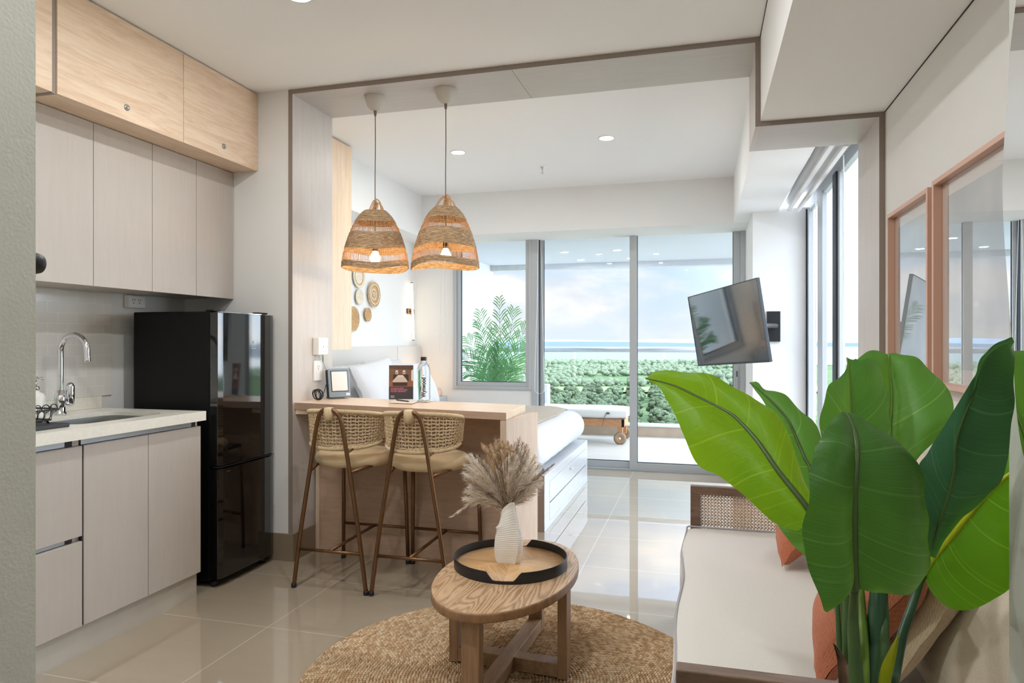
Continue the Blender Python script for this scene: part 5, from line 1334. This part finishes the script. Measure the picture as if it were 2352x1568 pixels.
stalk('petiole', [(2030,1800,1.42),(2046,1600,1.40),(2056,1540,1.39),(2072,1460,1.365),(2092,1400,1.335),(2110,1345,1.305),(2121,1320,1.29)], (.013,.0062), M['stem_dark'], kt=1.06)
# sheath coloured yellow as if backlit, at the foot of that petiole, and a dry one on the left
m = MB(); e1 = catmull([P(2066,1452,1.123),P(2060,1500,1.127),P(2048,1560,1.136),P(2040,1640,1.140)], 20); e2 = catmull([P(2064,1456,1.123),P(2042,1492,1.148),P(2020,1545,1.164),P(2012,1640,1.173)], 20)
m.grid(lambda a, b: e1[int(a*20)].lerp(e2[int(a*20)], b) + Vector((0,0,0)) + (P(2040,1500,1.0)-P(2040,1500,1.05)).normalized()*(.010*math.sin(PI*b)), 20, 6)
build('leaf_sheath', m, M['sheath_yellow'], bp_, label='yellow-green leaf sheath coloured as if lit from behind')
m = MB(); e1 = catmull([P(1913,1476,1.148),P(1922,1510,1.140),P(1926,1568,1.140),P(1930,1660,1.140)], 20); e2 = catmull([P(1916,1478,1.148),P(1930,1496,1.136),P(1948,1530,1.132),P(1956,1660,1.132)], 20)
m.grid(lambda a, b: e1[int(a*20)].lerp(e2[int(a*20)], b) + (P(1940,1500,1.0)-P(1940,1500,0.861)).normalized()*(.012*math.sin(PI*b)+.002*math.sin(a*30)), 20, 6)
build('dry_sheath', m, M['sheath_dry'], bp_, label='dry brown leaf sheath')
# ---------------------------------------------------------------- bed with drawers, headboard, wardrobe
bd = thing('bed', (-1.95, 5.27, 0), 'white bed base with drawers facing the window side, behind the bar', 'bed')
bx1, by0, by1 = -1.0, 4.396, 6.145
m = MB(); m.box(-2.87, bx1-.02, by0+.002, by1, 0.004, .371); build('bed_base', m, M['bed_white'], bd)
m = MB(); m.box(bx1-.10, bx1-.001, by0, by0+.002, .0, .371); m.box(bx1-.105, bx1-.0005, by0-.002, by0, 0, .371); build('corner_post', m, M['bed_edge'], bd)
m = MB(); m.box(-2.87, bx1-.105, by0-.001, by0+.001, .004, .371); build('side_board', m, M['bed_edge'], bd)
m = MB(); m.box(bx1-.02, bx1, by0+.001, by0+.16, 0, .371); m.box(bx1-.02, bx1, by1-.10, by1, 0, .371); m.box(bx1-.02, bx1, by0+.16, by1-.10, .305, .371); m.box(bx1-.02, bx1, by0+.16, by1-.10, 0, .035)
build('front_frame', m, M['bed_white'], bd, bev=.001)
m = MB(); m.box(bx1-.019, bx1-.016, by0+.16, by1-.1, .035, .305); build('drawer_gap', m, M['bed_edge'], bd)
for z0, z1 in ((.165,.303), (.037,.155)):
    d = build('drawer', MB().box(bx1-.016, bx1+.001, by0+.1625, by1-.1025, z0, z1), M['bed_white'], bd, bev=.001)
    if z0 > .1:
        k = MB().lathe([(.004,0),(.004,.012),(.010,.014),(.011,.019),(.009,.022),(0,.0225)], (bx1+.001, 5.30, .262), 18, 'x'); build('knob', k, M['chrome'], d)
# duvet: soft, with pleats falling over the foot end
dv = MB()
def dfold(q):
    k = max(0, (q.x-.55)/.40)
    w = .006*math.sin(q.y*34+3*noise.noise(Vector((q.y*3,q.z*2,0))))*min(1, k)*(.4+ (.14-q.z)*3)
    w2 = .010*noise.noise(Vector((q.x*3, q.y*3, q.z*5)))
    return q + Vector((w+w2*.5, 0, w2))
rbox(dv, -2.80, bx1-.012, by0+.006, by1-.012, .385, .648, .125, 44, .004, 4, dfold)
build('duvet', dv, M['linen'], label='puffy white duvet tucked into the white bed base', cat='duvet')
# woven throw laid over the foot of the duvet
tw = MB(); xa, xb = -1.86, -1.155
def throwf(a, b):
    x = xa+(xb-xa)*b
    r_, y0, y1, zt, zl = .125, by0+.006, by1-.012, .648, .40
    segs = [zt-r_-zl, PI/2*r_, (y1-y0)-2*r_, PI/2*r_, .06]; L = sum(segs); s = a*L
    if s < segs[0]: y, z, n = y0, zl+s, Vector((0,-1,0))
    elif s < segs[0]+segs[1]: t = (s-segs[0])/r_; y, z = y0+r_-r_*math.cos(t), zt-r_+r_*math.sin(t); n = Vector((0,-math.cos(t),math.sin(t)))
    elif s < sum(segs[:3]): y, z, n = y0+r_+(s-segs[0]-segs[1]), zt, Vector((0,0,1))
    elif s < sum(segs[:4]): t = (s-sum(segs[:3]))/r_; y, z = y1-r_+r_*math.sin(t), zt-r_+r_*math.cos(t); n = Vector((0,math.sin(t),math.cos(t)))
    else: y, z, n = y1, zt-r_-(s-sum(segs[:4])), Vector((0,1,0))
    hem = .006 if b > .95 or b < .05 else 0
    w = .006*noise.noise(Vector((x*5, y*4, 1)))+.003*noise.noise(Vector((x*14,y*11,2)))
    drop = -.030*max(0, (b-.82)/.18)**2 if z > .6 else 0
    return Vector((x+.012*math.sin(y*6), y, z+drop)) + n*(.026+hem+w)
tw.grid(throwf, 90, 40)
o = build('throw_blanket', tw, M['throw'], label='grey beige woven throw laid across the foot of the white duvet', cat='blanket')
md = o.modifiers.new('thick', 'SOLIDIFY'); md.thickness = .007
hb = thing('headboard', (-2.91, 5.3, 0), 'pale fabric headboard in two panels along the bedroom wall', 'headboard')
build('panel', MB().box(XB+.001, XB+.06, 4.0, 6.155, .02, 1.217), M['headboard'], hb, bev=.006)
build('panel', MB().box(XB+.001, XB+.06, 6.162, 6.742, .02, 1.215), M['headboard'], hb, bev=.006)
wd = thing('wall_wardrobe', (-2.7, 4.2, 1.2), 'tall oak wall cupboard behind the portal jamb above the headboard', 'wardrobe')
build('carcass', MB().box(XB+.001, -2.51, YP1+.002, 4.538, 1.203, 2.685), M['oak_v'], wd)
build('cupboard_door', MB().box(-2.509, -2.492, YP1+.002, 4.54, 1.2, 2.688), M['oak_v'], wd, bev=.001)
# pillows
def pillow(u, yc, zc, w, h, T, lean, seed, label, x, rot=0):
    m = MB(); ay = Vector((-math.sin(lean), 0, math.cos(lean))); ax = Vector((0,1,0)); 
    ax2 = ax*math.cos(rot)+ay*math.sin(rot); ay2 = ay*math.cos(rot)-ax*math.sin(rot)
    nrm = Vector((math.cos(lean), 0, math.sin(lean)))
    cushion(m, (x, yc, zc), ax2*(w/2), ay2*(h/2), nrm, T, 28, .40, .05, .016, seed)
    return build('pillow', m, M['linen'], label=label, cat='pillow', group='white bed pillows')
pillow(0, 4.86, .865, .66, .44, .17, .30, 31, 'white pillow lying against the headboard next to the floodlight', -2.70)
pillow(0, 5.60, .875, .70, .46, .18, .28, 37, 'white pillow against the headboard behind the flyer stand', -2.70)
pillow(0, 4.91, .895, .70, .46, .19, .40, 41, 'white pillow at the front of the pile, its corner pointing up', -2.44, .10)
pillow(0, 5.66, .875, .66, .42, .18, .42, 43, 'white pillow at the front of the pile half behind the flyer', -2.46, -.04)
# wall lamp
ws = thing('wall_lamp', (XB, 6.56, 1.57), 'slim vertical glowing tube wall lamp with bronze bracket beside the fixed window', 'wall lamp')
build('bracket', MB().box(XB+.0005, XB+.018, 6.50, 6.67, 1.548, 1.607), M['copper'], ws, bev=.012)
build('tube', MB().tube([(XB+.045, 6.535, 1.865), (XB+.045, 6.575, 1.285)], .0105, 14), M['glow_tube'], ws)
q = MB(); q.tube([(XB+.045,6.535,1.865),(XB+.045,6.534,1.875)], .0112, 12); q.tube([(XB+.045,6.575,1.285),(XB+.045,6.576,1.275)], .0112, 12); q.tube([(XB+.018,6.555,1.577),(XB+.045,6.555,1.577)], .007, 8)
build('end_caps', q, M['copper'], ws)
# woven wall plates
def plate(u, v, r, mats, rings, label, fringe=0, hole=0):
    p = PX(u, v, XB); t = thing('woven_wall_plate', p, label, 'wall decoration', 'woven wall plates')
    R = r; m = MB(); NN = 40
    def f(a, b):
        th = 2*PI*a; rr = R*(hole+(1-hole)*b)
        return Vector((XB+.012+.014*b*b+.0018*math.sin(b*rings*2*PI)+.0006*math.sin(th*60), p.y+rr*math.cos(th), p.z+rr*math.sin(th)))
    m.grid(lambda a, b: f(1-a, b), 72, rings*6, closeu=True); m.grid(lambda a, b: f(a, b)-Vector((.008*(1-b*.0),0,0)), 48, 10, closeu=True)
    m.grid(lambda a, b: f(1-a, 1)-Vector((.008*b,0,0)), 72, 1, closeu=True)
    build('woven_disc', m, mats[0], t)
    if len(mats) > 1:
        m = MB()
        for b in mats[2]:
            m.tube([f(k/60, b)+Vector((.003,0,0)) for k in range(60)], R*.05, 6, closed=True)
        build('accent_rings', m, mats[1], t)
    if fringe:
        m = MB(); rn = random.Random(int(u))
        for k in range(150):
            th = 2*PI*k/150+rn.uniform(-.02,.02); d = Vector((0, math.cos(th), math.sin(th))); s = Vector((0,-math.sin(th),math.cos(th)))
            q = Vector((XB+.024, p.y, p.z))+d*R*.97; L = fringe*rn.uniform(.6,1.1)
            m.add([q-s*.0016, q+s*.0016, q+d*L+s*rn.uniform(-.006,.006)+Vector((rn.uniform(-.006,.004),0,0))], [(0,1,2)], False)
        build('fringe', m, M['seagrass_pale'], t)
plate(820, 634, .105, (M['seagrass_pale'], M['seagrass'], (.72,)), 8, 'round pale woven wall plate with an open ring, highest of the group')
plate(821, 682, .068, (M['seagrass_pale'],), 7, 'small pale woven wall plate between the two left plates')
plate(855, 676, .115, (M['seagrass'], M['seagrass_pale'], (.12,.42,.78)), 9, 'large fringed woven wall plate with pale rings', .038)
plate(840.5, 722.5, .062, (M['seagrass'],), 6, 'smallest tan woven wall plate below the fringed one')
plate(806, 732, .108, (M['seagrass'],), 9, 'tan woven wall plate half hidden behind the oak cupboard')
# bedside lamp and a little bottle on the bedside shelf
bs = thing('bedside_table', (-2.72, 6.42, 0), 'small white bedside table between the bed and the window wall', 'bedside table')
build('table_box', MB().box(XB+.062, -2.55, 6.19, 6.66, .02, .70), M['bed_white'], bs, bev=.003)
lp = thing('bedside_lamp', (-2.74, 6.40, .70), 'small glowing cone-shaped bedside lamp behind the water bottle', 'table lamp')
build('lamp_base', MB().lathe([(.0,0),(.05,0),(.05,.008),(.010,.014),(.008,.07)], (-2.74,6.40,.701), 20), M['copper'], lp)
build('lamp_shade', MB().lathe([(.105,.06),(.05,.19),(.035,.20)], (-2.74,6.40,.701), 28, caps=False), emis('shade_glow', (1,.62,.22,1), 1.5, (.9,.7,.4,1)), lp)
q = MB().lathe([(0,0),(.022,0),(.024,.004),(.024,.06),(.012,.07),(.012,.085),(0,.086)], (-2.60,6.57,.701), 18)
build('small_bottle', q, plain('pink_glass', S(214,190,186), .2), label='tiny pinkish bottle on the bedside table right of the bedside lamp', cat='bottle')
# ---------------------------------------------------------------- balcony
YR = 9.36
def st2(name, mats, *boxes):
    m = MB()
    for b in boxes: m.box(*b)
    return build(name, m, mats, kind='structure')
fl = MB().box(-3.4, 1.0, YW-.03, 9.75, -.15, -.012); build('floor_balcony', fl, M['balcony_tile'], kind='structure')
st2('ceiling_balcony', M['balcony_wall'], (-3.4, 1.0, YW+.15, 9.62, 2.36, 2.62), (-2.94, 1.0, 9.42, 9.60, 2.285, 2.36))
st2('wall_balcony_left', M['balcony_wall'], (-3.2, XB, YW+.15, 9.55, -.012, 2.36))
st2('trim_balcony_kerb', M['kerb'], (-2.94, 1.0, YR-.04, YR+.16, -.012, .125))
st2('trim_kerb_cap', M['balcony_wall'], (-2.94, 1.0, YR-.05, YR+.17, .125, .15))
# stained slab edge seen through the fixed window
m = MB(); m.box(-2.935, -2.30, 9.41, 9.42, 2.287, 2.358); m2_ = plain('stained_concrete', S(196,200,196), .9, var=(7,.14)); build('trim_slab_edge', m, m2_, kind='structure')
bl = thing('balustrade', (-.6, YR+.05, .15), 'frameless glass balcony balustrade with a grey metal handrail', 'balustrade')
build('handrail', MB().tube([(-2.93, YR+.05, 1.155), (1.0, YR+.05, 1.155)], .033, 18), M['rail'], bl)
xs = [-2.9, -1.705, -.483, .72, 1.0]
for a, b in zip(xs, xs[1:]): build('glass_panel', MB().box(a+.017, b-.017, YR+.045, YR+.055, .155, 1.125), M['glass_green'], bl)
build('white_planter', MB().box(-2.36, -2.035, 9.13, 9.3, -.012, .68), M['balcony_wall'], label='low white masonry block on the balcony by the glass balustrade', cat='planter', bev=.004)
for x, y in ((-1.62, 8.22), (-.98, 8.21), (-1.56, 9.05), (-.90, 9.04)):
    lb = {(-1.62, 8.22): 'lit downlight in the balcony ceiling, near row on the left', (-.98, 8.21): 'lit downlight in the balcony ceiling, near row on the right', (-1.56, 9.05): 'lit downlight in the balcony ceiling, far row on the left', (-.90, 9.04): 'lit downlight in the balcony ceiling, far row on the right'}[(x, y)]
    downlight(x, y, 2.36, lb)
wl_ = thing('balcony_wall_light', (XB, 7.55, 1.78), 'small oval white wall light on the left balcony wall', 'wall light')
build('diffuser', MB().ball((XB+.03, 7.45, 1.86), .035, .05, .085, 18, 12), emis('bulkhead_glow', (1,.97,.9,1), 2.5), wl_)
build('back_plate', MB().box(XB+.0005, XB+.012, 7.40, 7.50, 1.78, 1.94), M['white_plastic'], wl_, bev=.004)
# chaise longue on wheels
ch = thing('sun_lounger', (-1.8, 8.9, 0), 'teak sun lounger with white mattress and wheels on the balcony', 'sun lounger')
x0, x1, y0, y1 = -2.75, -.93, 8.55, 9.08
m = MB(); rbox(m, x0, x1+.04, y0-.01, y1+.01, .30, .425, .045, 12, .006, 3); build('mattress', m, M['white_canvas'], ch)
m = MB(); m.box(x0, x1, y0, y0+.035, .20, .295); m.box(x0, x1, y1-.035, y1, .20, .295); m.box(x1-.035, x1, y0, y1, .2, .295); m.box(x0, x0+.035, y0, y1, .2, .295); build('frame', m, M['teak'], ch, bev=.002)
for y in (y0+.005, y1-.06):
    m = MB(); m.box(x1-.085, x1-.02, y, y+.05, .06, .2); build('leg', m, M['teak'], ch, bev=.002)
    m = MB(); m.box(x0+.04, x0+.10, y, y+.05, -.012, .2); build('leg', m, M['teak'], ch, bev=.002)
for y in (y0-.03, y1-.002):
    q = MB(); q.lathe([(0,0),(.014,.0),(.014,-.004),(.058,-.002),(.072,0),(.074,.012),(.072,.028),(.058,.03),(0,.03)], (x1-.05, y, .062), 28, 'y'); w_ = build('wheel', q, M['wheel'], ch)
    q = MB(); q.lathe([(.074,.004),(.079,.008),(.079,.022),(.074,.026)], (x1-.05, y, .062), 28, 'y', caps=False); build('tyre', q, plain('tyre_grey', S(96,96,88), .7), w_)
    q = MB(); q.lathe([(0,-.006),(.013,-.006),(.013,0)], (x1-.05, y, .062), 14, 'y'); build('hub', q, M['white_plastic'], w_)
q = MB(); q.tube(catmull([(x1-.22,y0-.012,.36),(x1-.25,y0-.02,.30),(x1-.27,y0-.016,.2)],10), .003, 5); q.ball((x1-.20,y0-.015,.37), .025,.012,.014, 8, 6); build('tie_strap', q, M['pen'], ch)
# areca palm
pl = thing('areca_palm', (-2.27, 7.55, 0), 'bushy green areca palm in a pot on the balcony outside the fixed window', 'plant')
PC = Vector((-2.25, 7.55, 0))
build('pot', MB().lathe([(0,-.012),(.15,-.012),(.19,.30),(.175,.31),(.165,.27),(0,.27)], PC, 28), M['pot'], pl)
rp = random.Random(12)
def frond(base, tip, bend, nlf, ll, mat, twist=0):
    base, tip = Vector(base), Vector(tip); mid = base.lerp(tip, .55)+Vector((0,0,bend))
    path = catmull([base, mid, tip], 40); m = MB(); m.tube(path, [.006-.0045*i/40 for i in range(41)], 6)
    chord = (tip-base).normalized()
    for k in range(nlf):
        t = .28+.72*k/(nlf-1); i = min(39, int(t*40)); p = path[i]; d = (path[min(40,i+1)]-path[max(0,i-1)]).normalized()
        sd = d.cross(Vector((math.sin(twist), -math.cos(twist), .15))).normalized()
        for sg in (-1, 1):
            L = ll*(math.sin(PI*min(.97,(t-.2)/.86))**.6)*rp.uniform(.85,1.12)
            dr = (sd*sg*1.0 + d*(.75+.5*t)).normalized(); w = d.cross(dr).cross(dr).normalized()
            q1 = p+dr*L*.45+Vector((0,0,.01)); q2 = p+dr*L*.8-Vector((0,0,.03*L)); q3 = p+dr*L-Vector((0,0,.12*L)); ww = .0065
            s = dr.cross(Vector((0,-1,.2))).normalized()*ww
            m.add([p-s*.3, p+s*.3, q1+s, q1-s, q2+s*.8, q2-s*.8, q3], [(0,1,2,3),(3,2,4,5),(5,4,6)], True)
    return build('frond', m, mat, pl)
for i, (tx, tz, ty, bend, ll) in enumerate(((-2.24,1.78,7.5,.03,.20),(-2.42,1.62,7.35,.06,.22),(-2.03,1.64,7.4,.08,.24),(-2.55,1.52,7.6,.08,.16),(-1.92,1.46,7.55,.12,.24),(-2.60,1.32,7.4,.14,.22),(-2.62,1.12,7.3,.18,.22),(-1.88,1.22,7.35,.18,.24),(-2.52,.93,7.15,.18,.22),(-1.98,1.02,7.15,.2,.22),(-2.22,1.42,7.2,.1,.24),(-2.33,1.18,7.1,.12,.24),(-2.12,1.22,7.1,.12,.24),(-2.3,.98,7.05,.12,.24))):
    a = i*2.4; b0 = PC + Vector((.05*math.cos(a), .05*math.sin(a), .27))
    frond(b0, (tx, ty, tz), bend, 23, ll, M['palm'] if i % 3 else M['palm2'], rp.uniform(-.5,.5))
# ---------------------------------------------------------------- the land and the sea, far below
ZG = -30.0
def EX(r, d, z): return Vector((r*CA-d*SA, r*SA+d*CA, z))
def quad_mesh(name, pts, mat, **k):
    m = MB(); m.add(pts, [tuple(range(len(pts)))], False); return build(name, m, mat, kind='structure', origin=(0,0,ZG), **k)
m_, nt_, bs_ = newmat('scrubland'); v_ = coords(nt_, (.02,.05,.02)); f_ = noise_tex(nt_, v_, 1.4, 8, .65)
nt_.links.new(ramp(nt_, f_, [(.35, S(70,90,66)), (.52, S(92,110,80)), (.64, S(112,124,94)), (.72, S(140,138,122))]), bs_.inputs['Base Color']); bs_.inputs['Roughness'].default_value = 1; bs_.inputs['Specular IOR Level'].default_value = 0
tm = MB()
def terr(a, b):
    r = -700+1400*a; d = 60+1000*b
    sh = 985+30*math.sin(r*.01)+20*noise.noise(Vector((r*.006,0,0)))
    z = ZG + 1.2*noise.noise(Vector((r*.01,d*.01,0)))
    return EX(r, min(d, sh), z)
tm.grid(terr, 60, 50); build('terrain', tm, m_, kind='structure', origin=(0,0,ZG))
fm = plain('mown_field', S(124,142,96), 1, spec=0, var=(.03,.08))
quad_mesh('terrain_field', [EX(-600,405,ZG+1.4), EX(600,425,ZG+1.4), EX(600,470,ZG+1.5), EX(-600,455,ZG+1.5)], fm)
quad_mesh('road_surface', [EX(-600,418,ZG+1.7), EX(600,436,ZG+1.7), EX(600,441,ZG+1.7), EX(-600,423,ZG+1.7)], plain('pale_road', S(166,166,160), 1))
m_, nt_, bs_ = newmat('sea'); v_ = coords(nt_, (.004,.02,.01)); f_ = noise_tex(nt_, v_, 1.2, 6, .6)
nt_.links.new(ramp(nt_, f_, [(.3, S(104,114,118)), (.7, S(118,126,128))]), bs_.inputs['Base Color']); bs_.inputs['Roughness'].default_value = .6; bs_.inputs['Specular IOR Level'].default_value = .2; M['sea'] = m_
quad_mesh('sea', [EX(-6000,960,ZG-1), EX(6000,960,ZG-1), EX(9000,9000,ZG-1), EX(-9000,9000,ZG-1)], m_)
hm = MB()
def hills(base, top, d, seed, n=160, span=7000):
    for i in range(n):
        r0, r1 = -span+2*span*i/n, -span+2*span*(i+1)/n
        def hz(r): return top*(.55+.45*noise.noise(Vector((r*.0006+seed, seed, 0))) + .12*noise.noise(Vector((r*.003, seed*2, 0))))
        hm.add([EX(r0,d,base), EX(r1,d,base), EX(r1,d+600,base+hz(r1)), EX(r0,d+600,base+hz(r0)), EX(r0,d+2200,base), EX(r1,d+2200,base)], [(0,1,2,3),(3,2,5,4)], True)
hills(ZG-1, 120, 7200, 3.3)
build('hills', hm, plain('hazy_hills', S(124,140,154), 1, spec=0), kind='structure', origin=(0,0,ZG))  # distance haze is put into the hill colour
hm = MB(); hills(ZG-1, 52, 5600, 8.1); build('hills_near_shore', hm, plain('hazy_coast', S(92,106,118), 1, spec=0), kind='structure', origin=(0,0,ZG))  # coast colour carries the distance haze too
# ---------------------------------------------------------------- trees
def foliage(name, c1, c2):
    m, nt, bs = newmat(name); v = coords(nt); f = noise_tex(nt, v, 1.7, 6, .75)
    oi = nd(nt, 'ShaderNodeObjectInfo'); hs = nd(nt, 'ShaderNodeHueSaturation')
    nt.links.new(ramp(nt, f, [(.40, c1), (.60, c2)]), hs.inputs['Color'])
    bump(nt, bs, noise_tex(nt, v, 1.3, 6, .8), 1.0, .9)
    mr = nd(nt, 'ShaderNodeMapRange'); mr.inputs[3].default_value = .75; mr.inputs[4].default_value = 1.2; nt.links.new(oi.outputs['Random'], mr.inputs[0]); nt.links.new(mr.outputs[0], hs.inputs['Value'])
    nt.links.new(hs.outputs[0], bs.inputs['Base Color']); bs.inputs['Roughness'].default_value = 1; bs.inputs['Specular IOR Level'].default_value = 0
    return m
M['tree1'] = foliage('tree_foliage', S(74,92,74), S(136,148,116)); M['tree2'] = foliage('far_foliage', S(100,116,98), S(148,156,130))  # both greens paled to stand in for distance haze
M['bark'] = plain('bark', S(110,100,88), 1)
rt = random.Random(3)
def blob(m, c, r, sq=.75, seed=0, nu=14, nv=9):
    m.ball(c, r, r, r*sq, nu, nv, fn=lambda d: 1+.40*noise.noise(d*(2.4/r)+Vector((seed,0,0)))+.26*noise.noise(d*(6/r)+Vector((0,seed,0))))
def make_tree(i):
    t = thing('tree', (0,0,0), 'round-crowned green tree in the woodland below the balcony', 'tree', 'trees below the balcony')
    m = MB()
    for k in range(30):
        a = rt.uniform(0, 2*PI); q = 3.6*rt.random()**.6; blob(m, (q*math.cos(a), q*math.sin(a), 5.0+rt.uniform(-1.8,1.6)-q*q*.10), rt.uniform(.6,1.5), .8, i*30+k)
    build('crown', m, M['tree1'], t)
    m = MB(); m.tube([(0,0,0),(.1,.1,2),(0,.2,4.5)], [.35,.28,.2], 8); build('trunk', m, M['bark'], t)
    return t
protos = [make_tree(i) for i in range(5)]
spots = []
for row in range(17):
    d = 190+row*12.5; nr = int(.60*d/12)
    for k in range(nr):
        spots.append((-.28*d + k*12 + (row % 2)*6+rt.uniform(-1.2,1.2), d+rt.uniform(-1.2,1.2)))
for i, (r, d) in enumerate(spots):
    t = protos[i] if i < 5 else copy_tree(protos[i % 5])
    t.location = EX(r, d, ZG); s = rt.uniform(.98, 1.2); t.scale = (s, s, s*rt.uniform(.85,1.1)); t.rotation_euler = (0,0,rt.uniform(0,6.28))
fm_ = MB()
for k in range(5200):
    d = 480+ (1-rt.random()**1.3)*500; r = rt.uniform(-.34*d, .42*d)
    if noise.noise(Vector((r*.008, d*.006, 2))) < -.22: continue
    s = rt.uniform(1.5, 4.2)*(.8+.5*(d > 900)); blob(fm_, EX(r, d, ZG+s*.8), s, rt.uniform(.7,1.0), k, 7, 5)
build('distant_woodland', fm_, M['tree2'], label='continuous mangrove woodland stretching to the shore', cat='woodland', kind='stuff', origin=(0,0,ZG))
# ---------------------------------------------------------------- light
w = bpy.data.worlds.new('sky'); scene.world = w; w.use_nodes = True; nt = w.node_tree; bg = nt.nodes['Background']
tc = nt.nodes.new('ShaderNodeTexCoord'); sp = nd(nt, 'ShaderNodeSeparateXYZ'); nt.links.new(tc.outputs['Generated'], sp.inputs[0])
sky = ramp(nt, sp.outputs[2], [(0, (.72,.83,.91)), (.03, (.68,.80,.91)), (.12, (.54,.71,.89)), (.30, (.46,.63,.86)), (1, (.36,.54,.82))])
mp = nd(nt, 'ShaderNodeMapping'); mp.inputs['Scale'].default_value = (1,1,2.6); mp.inputs['Location'].default_value = (.35,.1,.0); nt.links.new(tc.outputs['Generated'], mp.inputs[0])
nz = nd(nt, 'ShaderNodeTexNoise'); nz.inputs['Scale'].default_value = 4.6; nz.inputs['Detail'].default_value = 9; nz.inputs['Roughness'].default_value = .58; nz.inputs['Distortion'].default_value = .25; nt.links.new(mp.outputs[0], nz.inputs['Vector'])
cl = ramp(nt, nz.outputs['Fac'], [(.42, (0,0,0)), (.60, (1,1,1))])
nz2 = nd(nt, 'ShaderNodeTexNoise'); nz2.inputs['Scale'].default_value = 9; nz2.inputs['Detail'].default_value = 6; nt.links.new(mp.outputs[0], nz2.inputs['Vector'])
clc = ramp(nt, nz2.outputs['Fac'], [(.35, (.70,.76,.84)), (.62, (.96,.96,.97))])
mx = nd(nt, 'ShaderNodeMix', data_type='RGBA'); nt.links.new(cl, mx.inputs[0]); nt.links.new(sky, mx.inputs[6]); nt.links.new(clc, mx.inputs[7])
# the sky is brighter overhead and in a glow added on the right for window light
vn = nd(nt, 'ShaderNodeVectorMath', operation='NORMALIZE'); nt.links.new(tc.outputs['Generated'], vn.inputs[0])
dt = nd(nt, 'ShaderNodeVectorMath', operation='DOT_PRODUCT'); nt.links.new(vn.outputs[0], dt.inputs[0]); dt.inputs[1].default_value = Vector((.80,.22,.56)).normalized()
mr = nd(nt, 'ShaderNodeMapRange'); mr.interpolation_type = 'SMOOTHSTEP'; mr.inputs[1].default_value = .20; mr.inputs[2].default_value = 1.0; mr.inputs[3].default_value = 0; mr.inputs[4].default_value = SKY_GLOW; nt.links.new(dt.outputs['Value'], mr.inputs[0])
mz = nd(nt, 'ShaderNodeMapRange'); mz.inputs[1].default_value = .25; mz.inputs[2].default_value = .9; mz.inputs[3].default_value = 0; mz.inputs[4].default_value = SKY_TOP; nt.links.new(sp.outputs[2], mz.inputs[0])
s1_ = nd(nt, 'ShaderNodeMath', operation='ADD'); nt.links.new(mr.outputs[0], s1_.inputs[0]); nt.links.new(mz.outputs[0], s1_.inputs[1])
s2_ = nd(nt, 'ShaderNodeMath', operation='ADD'); nt.links.new(s1_.outputs[0], s2_.inputs[0]); s2_.inputs[1].default_value = SKY
nt.links.new(mx.outputs[2], bg.inputs[0]); nt.links.new(s2_.outputs[0], bg.inputs[1])
def lamp(name, typ, loc, energy, col, **k):
    l = bpy.data.lights.new(name, typ); l.energy = energy; l.color = col
    for a, b in k.items(): setattr(l, a, b)
    o = bpy.data.objects.new(name, l); COL.objects.link(o); o.location = loc; return o
su = lamp('sun', 'SUN', (0,-20,40), SUN, (1,.96,.88), angle=.3); su.rotation_euler = (math.radians(32), 0, math.radians(-25))
WARM, NEUT = (.97,.985,1), (1,.99,.98)
def dl(x, y, z, e, col): lamp('ceiling_area_light', 'AREA', (x,y,z-.004), e, col, shape='DISK', size=.085)
for x, y in ((-1.786,4.891), (-.65,4.83)):
    dl(x, y, ZC, DL_BED, NEUT)
for x, y in ((-1.62,2.505), (-.72,2.2), (-1.62,1.15), (-.72,.9), (-.3,-.5)):  # first is the visible fitting; the rest are unseen, added to brighten the room
    dl(x, y, ZC, DL_NEAR, WARM)
for x, y in ((-1.62, 8.22), (-.98, 8.21), (-1.56, 9.05), (-.90, 9.04)): dl(x, y, 2.36, 2, NEUT)
for x, y in LAMPS: lamp('pendant_glow', 'POINT', (x, y, 1.725), PEND, (1,.72,.40), shadow_soft_size=.03)
lamp('bedside_glow', 'POINT', (-2.74, 6.40, .84), 1.6, (1,.6,.25), shadow_soft_size=.04)
# ---------------------------------------------------------------- camera and view
cam = bpy.data.cameras.new('camera'); cam.lens = 24.0; cam.sensor_width = 36.0; cam.sensor_fit = 'HORIZONTAL'; cam.shift_y = 3/2352; cam.clip_start = .05; cam.clip_end = 20000
co = bpy.data.objects.new('camera', cam); COL.objects.link(co); co.location = (0,0,CAM_H); co.rotation_euler = (PI/2, 0, YAW); scene.camera = co
scene.view_settings.view_transform = 'Standard'; scene.view_settings.look = 'None'; scene.view_settings.gamma = 1; scene.view_settings.use_curve_mapping = False
scene.view_settings.exposure = EXPO
c = scene.cycles; c.use_denoising = True; c.use_adaptive_sampling = True; c.adaptive_threshold = .05; c.adaptive_min_samples = 16; c.max_bounces = 9; c.diffuse_bounces = 4; c.glossy_bounces = 5; c.transmission_bounces = 8; c.transparent_max_bounces = 12; c.caustics_reflective = False; c.caustics_refractive = False; c.sample_clamp_indirect = 6
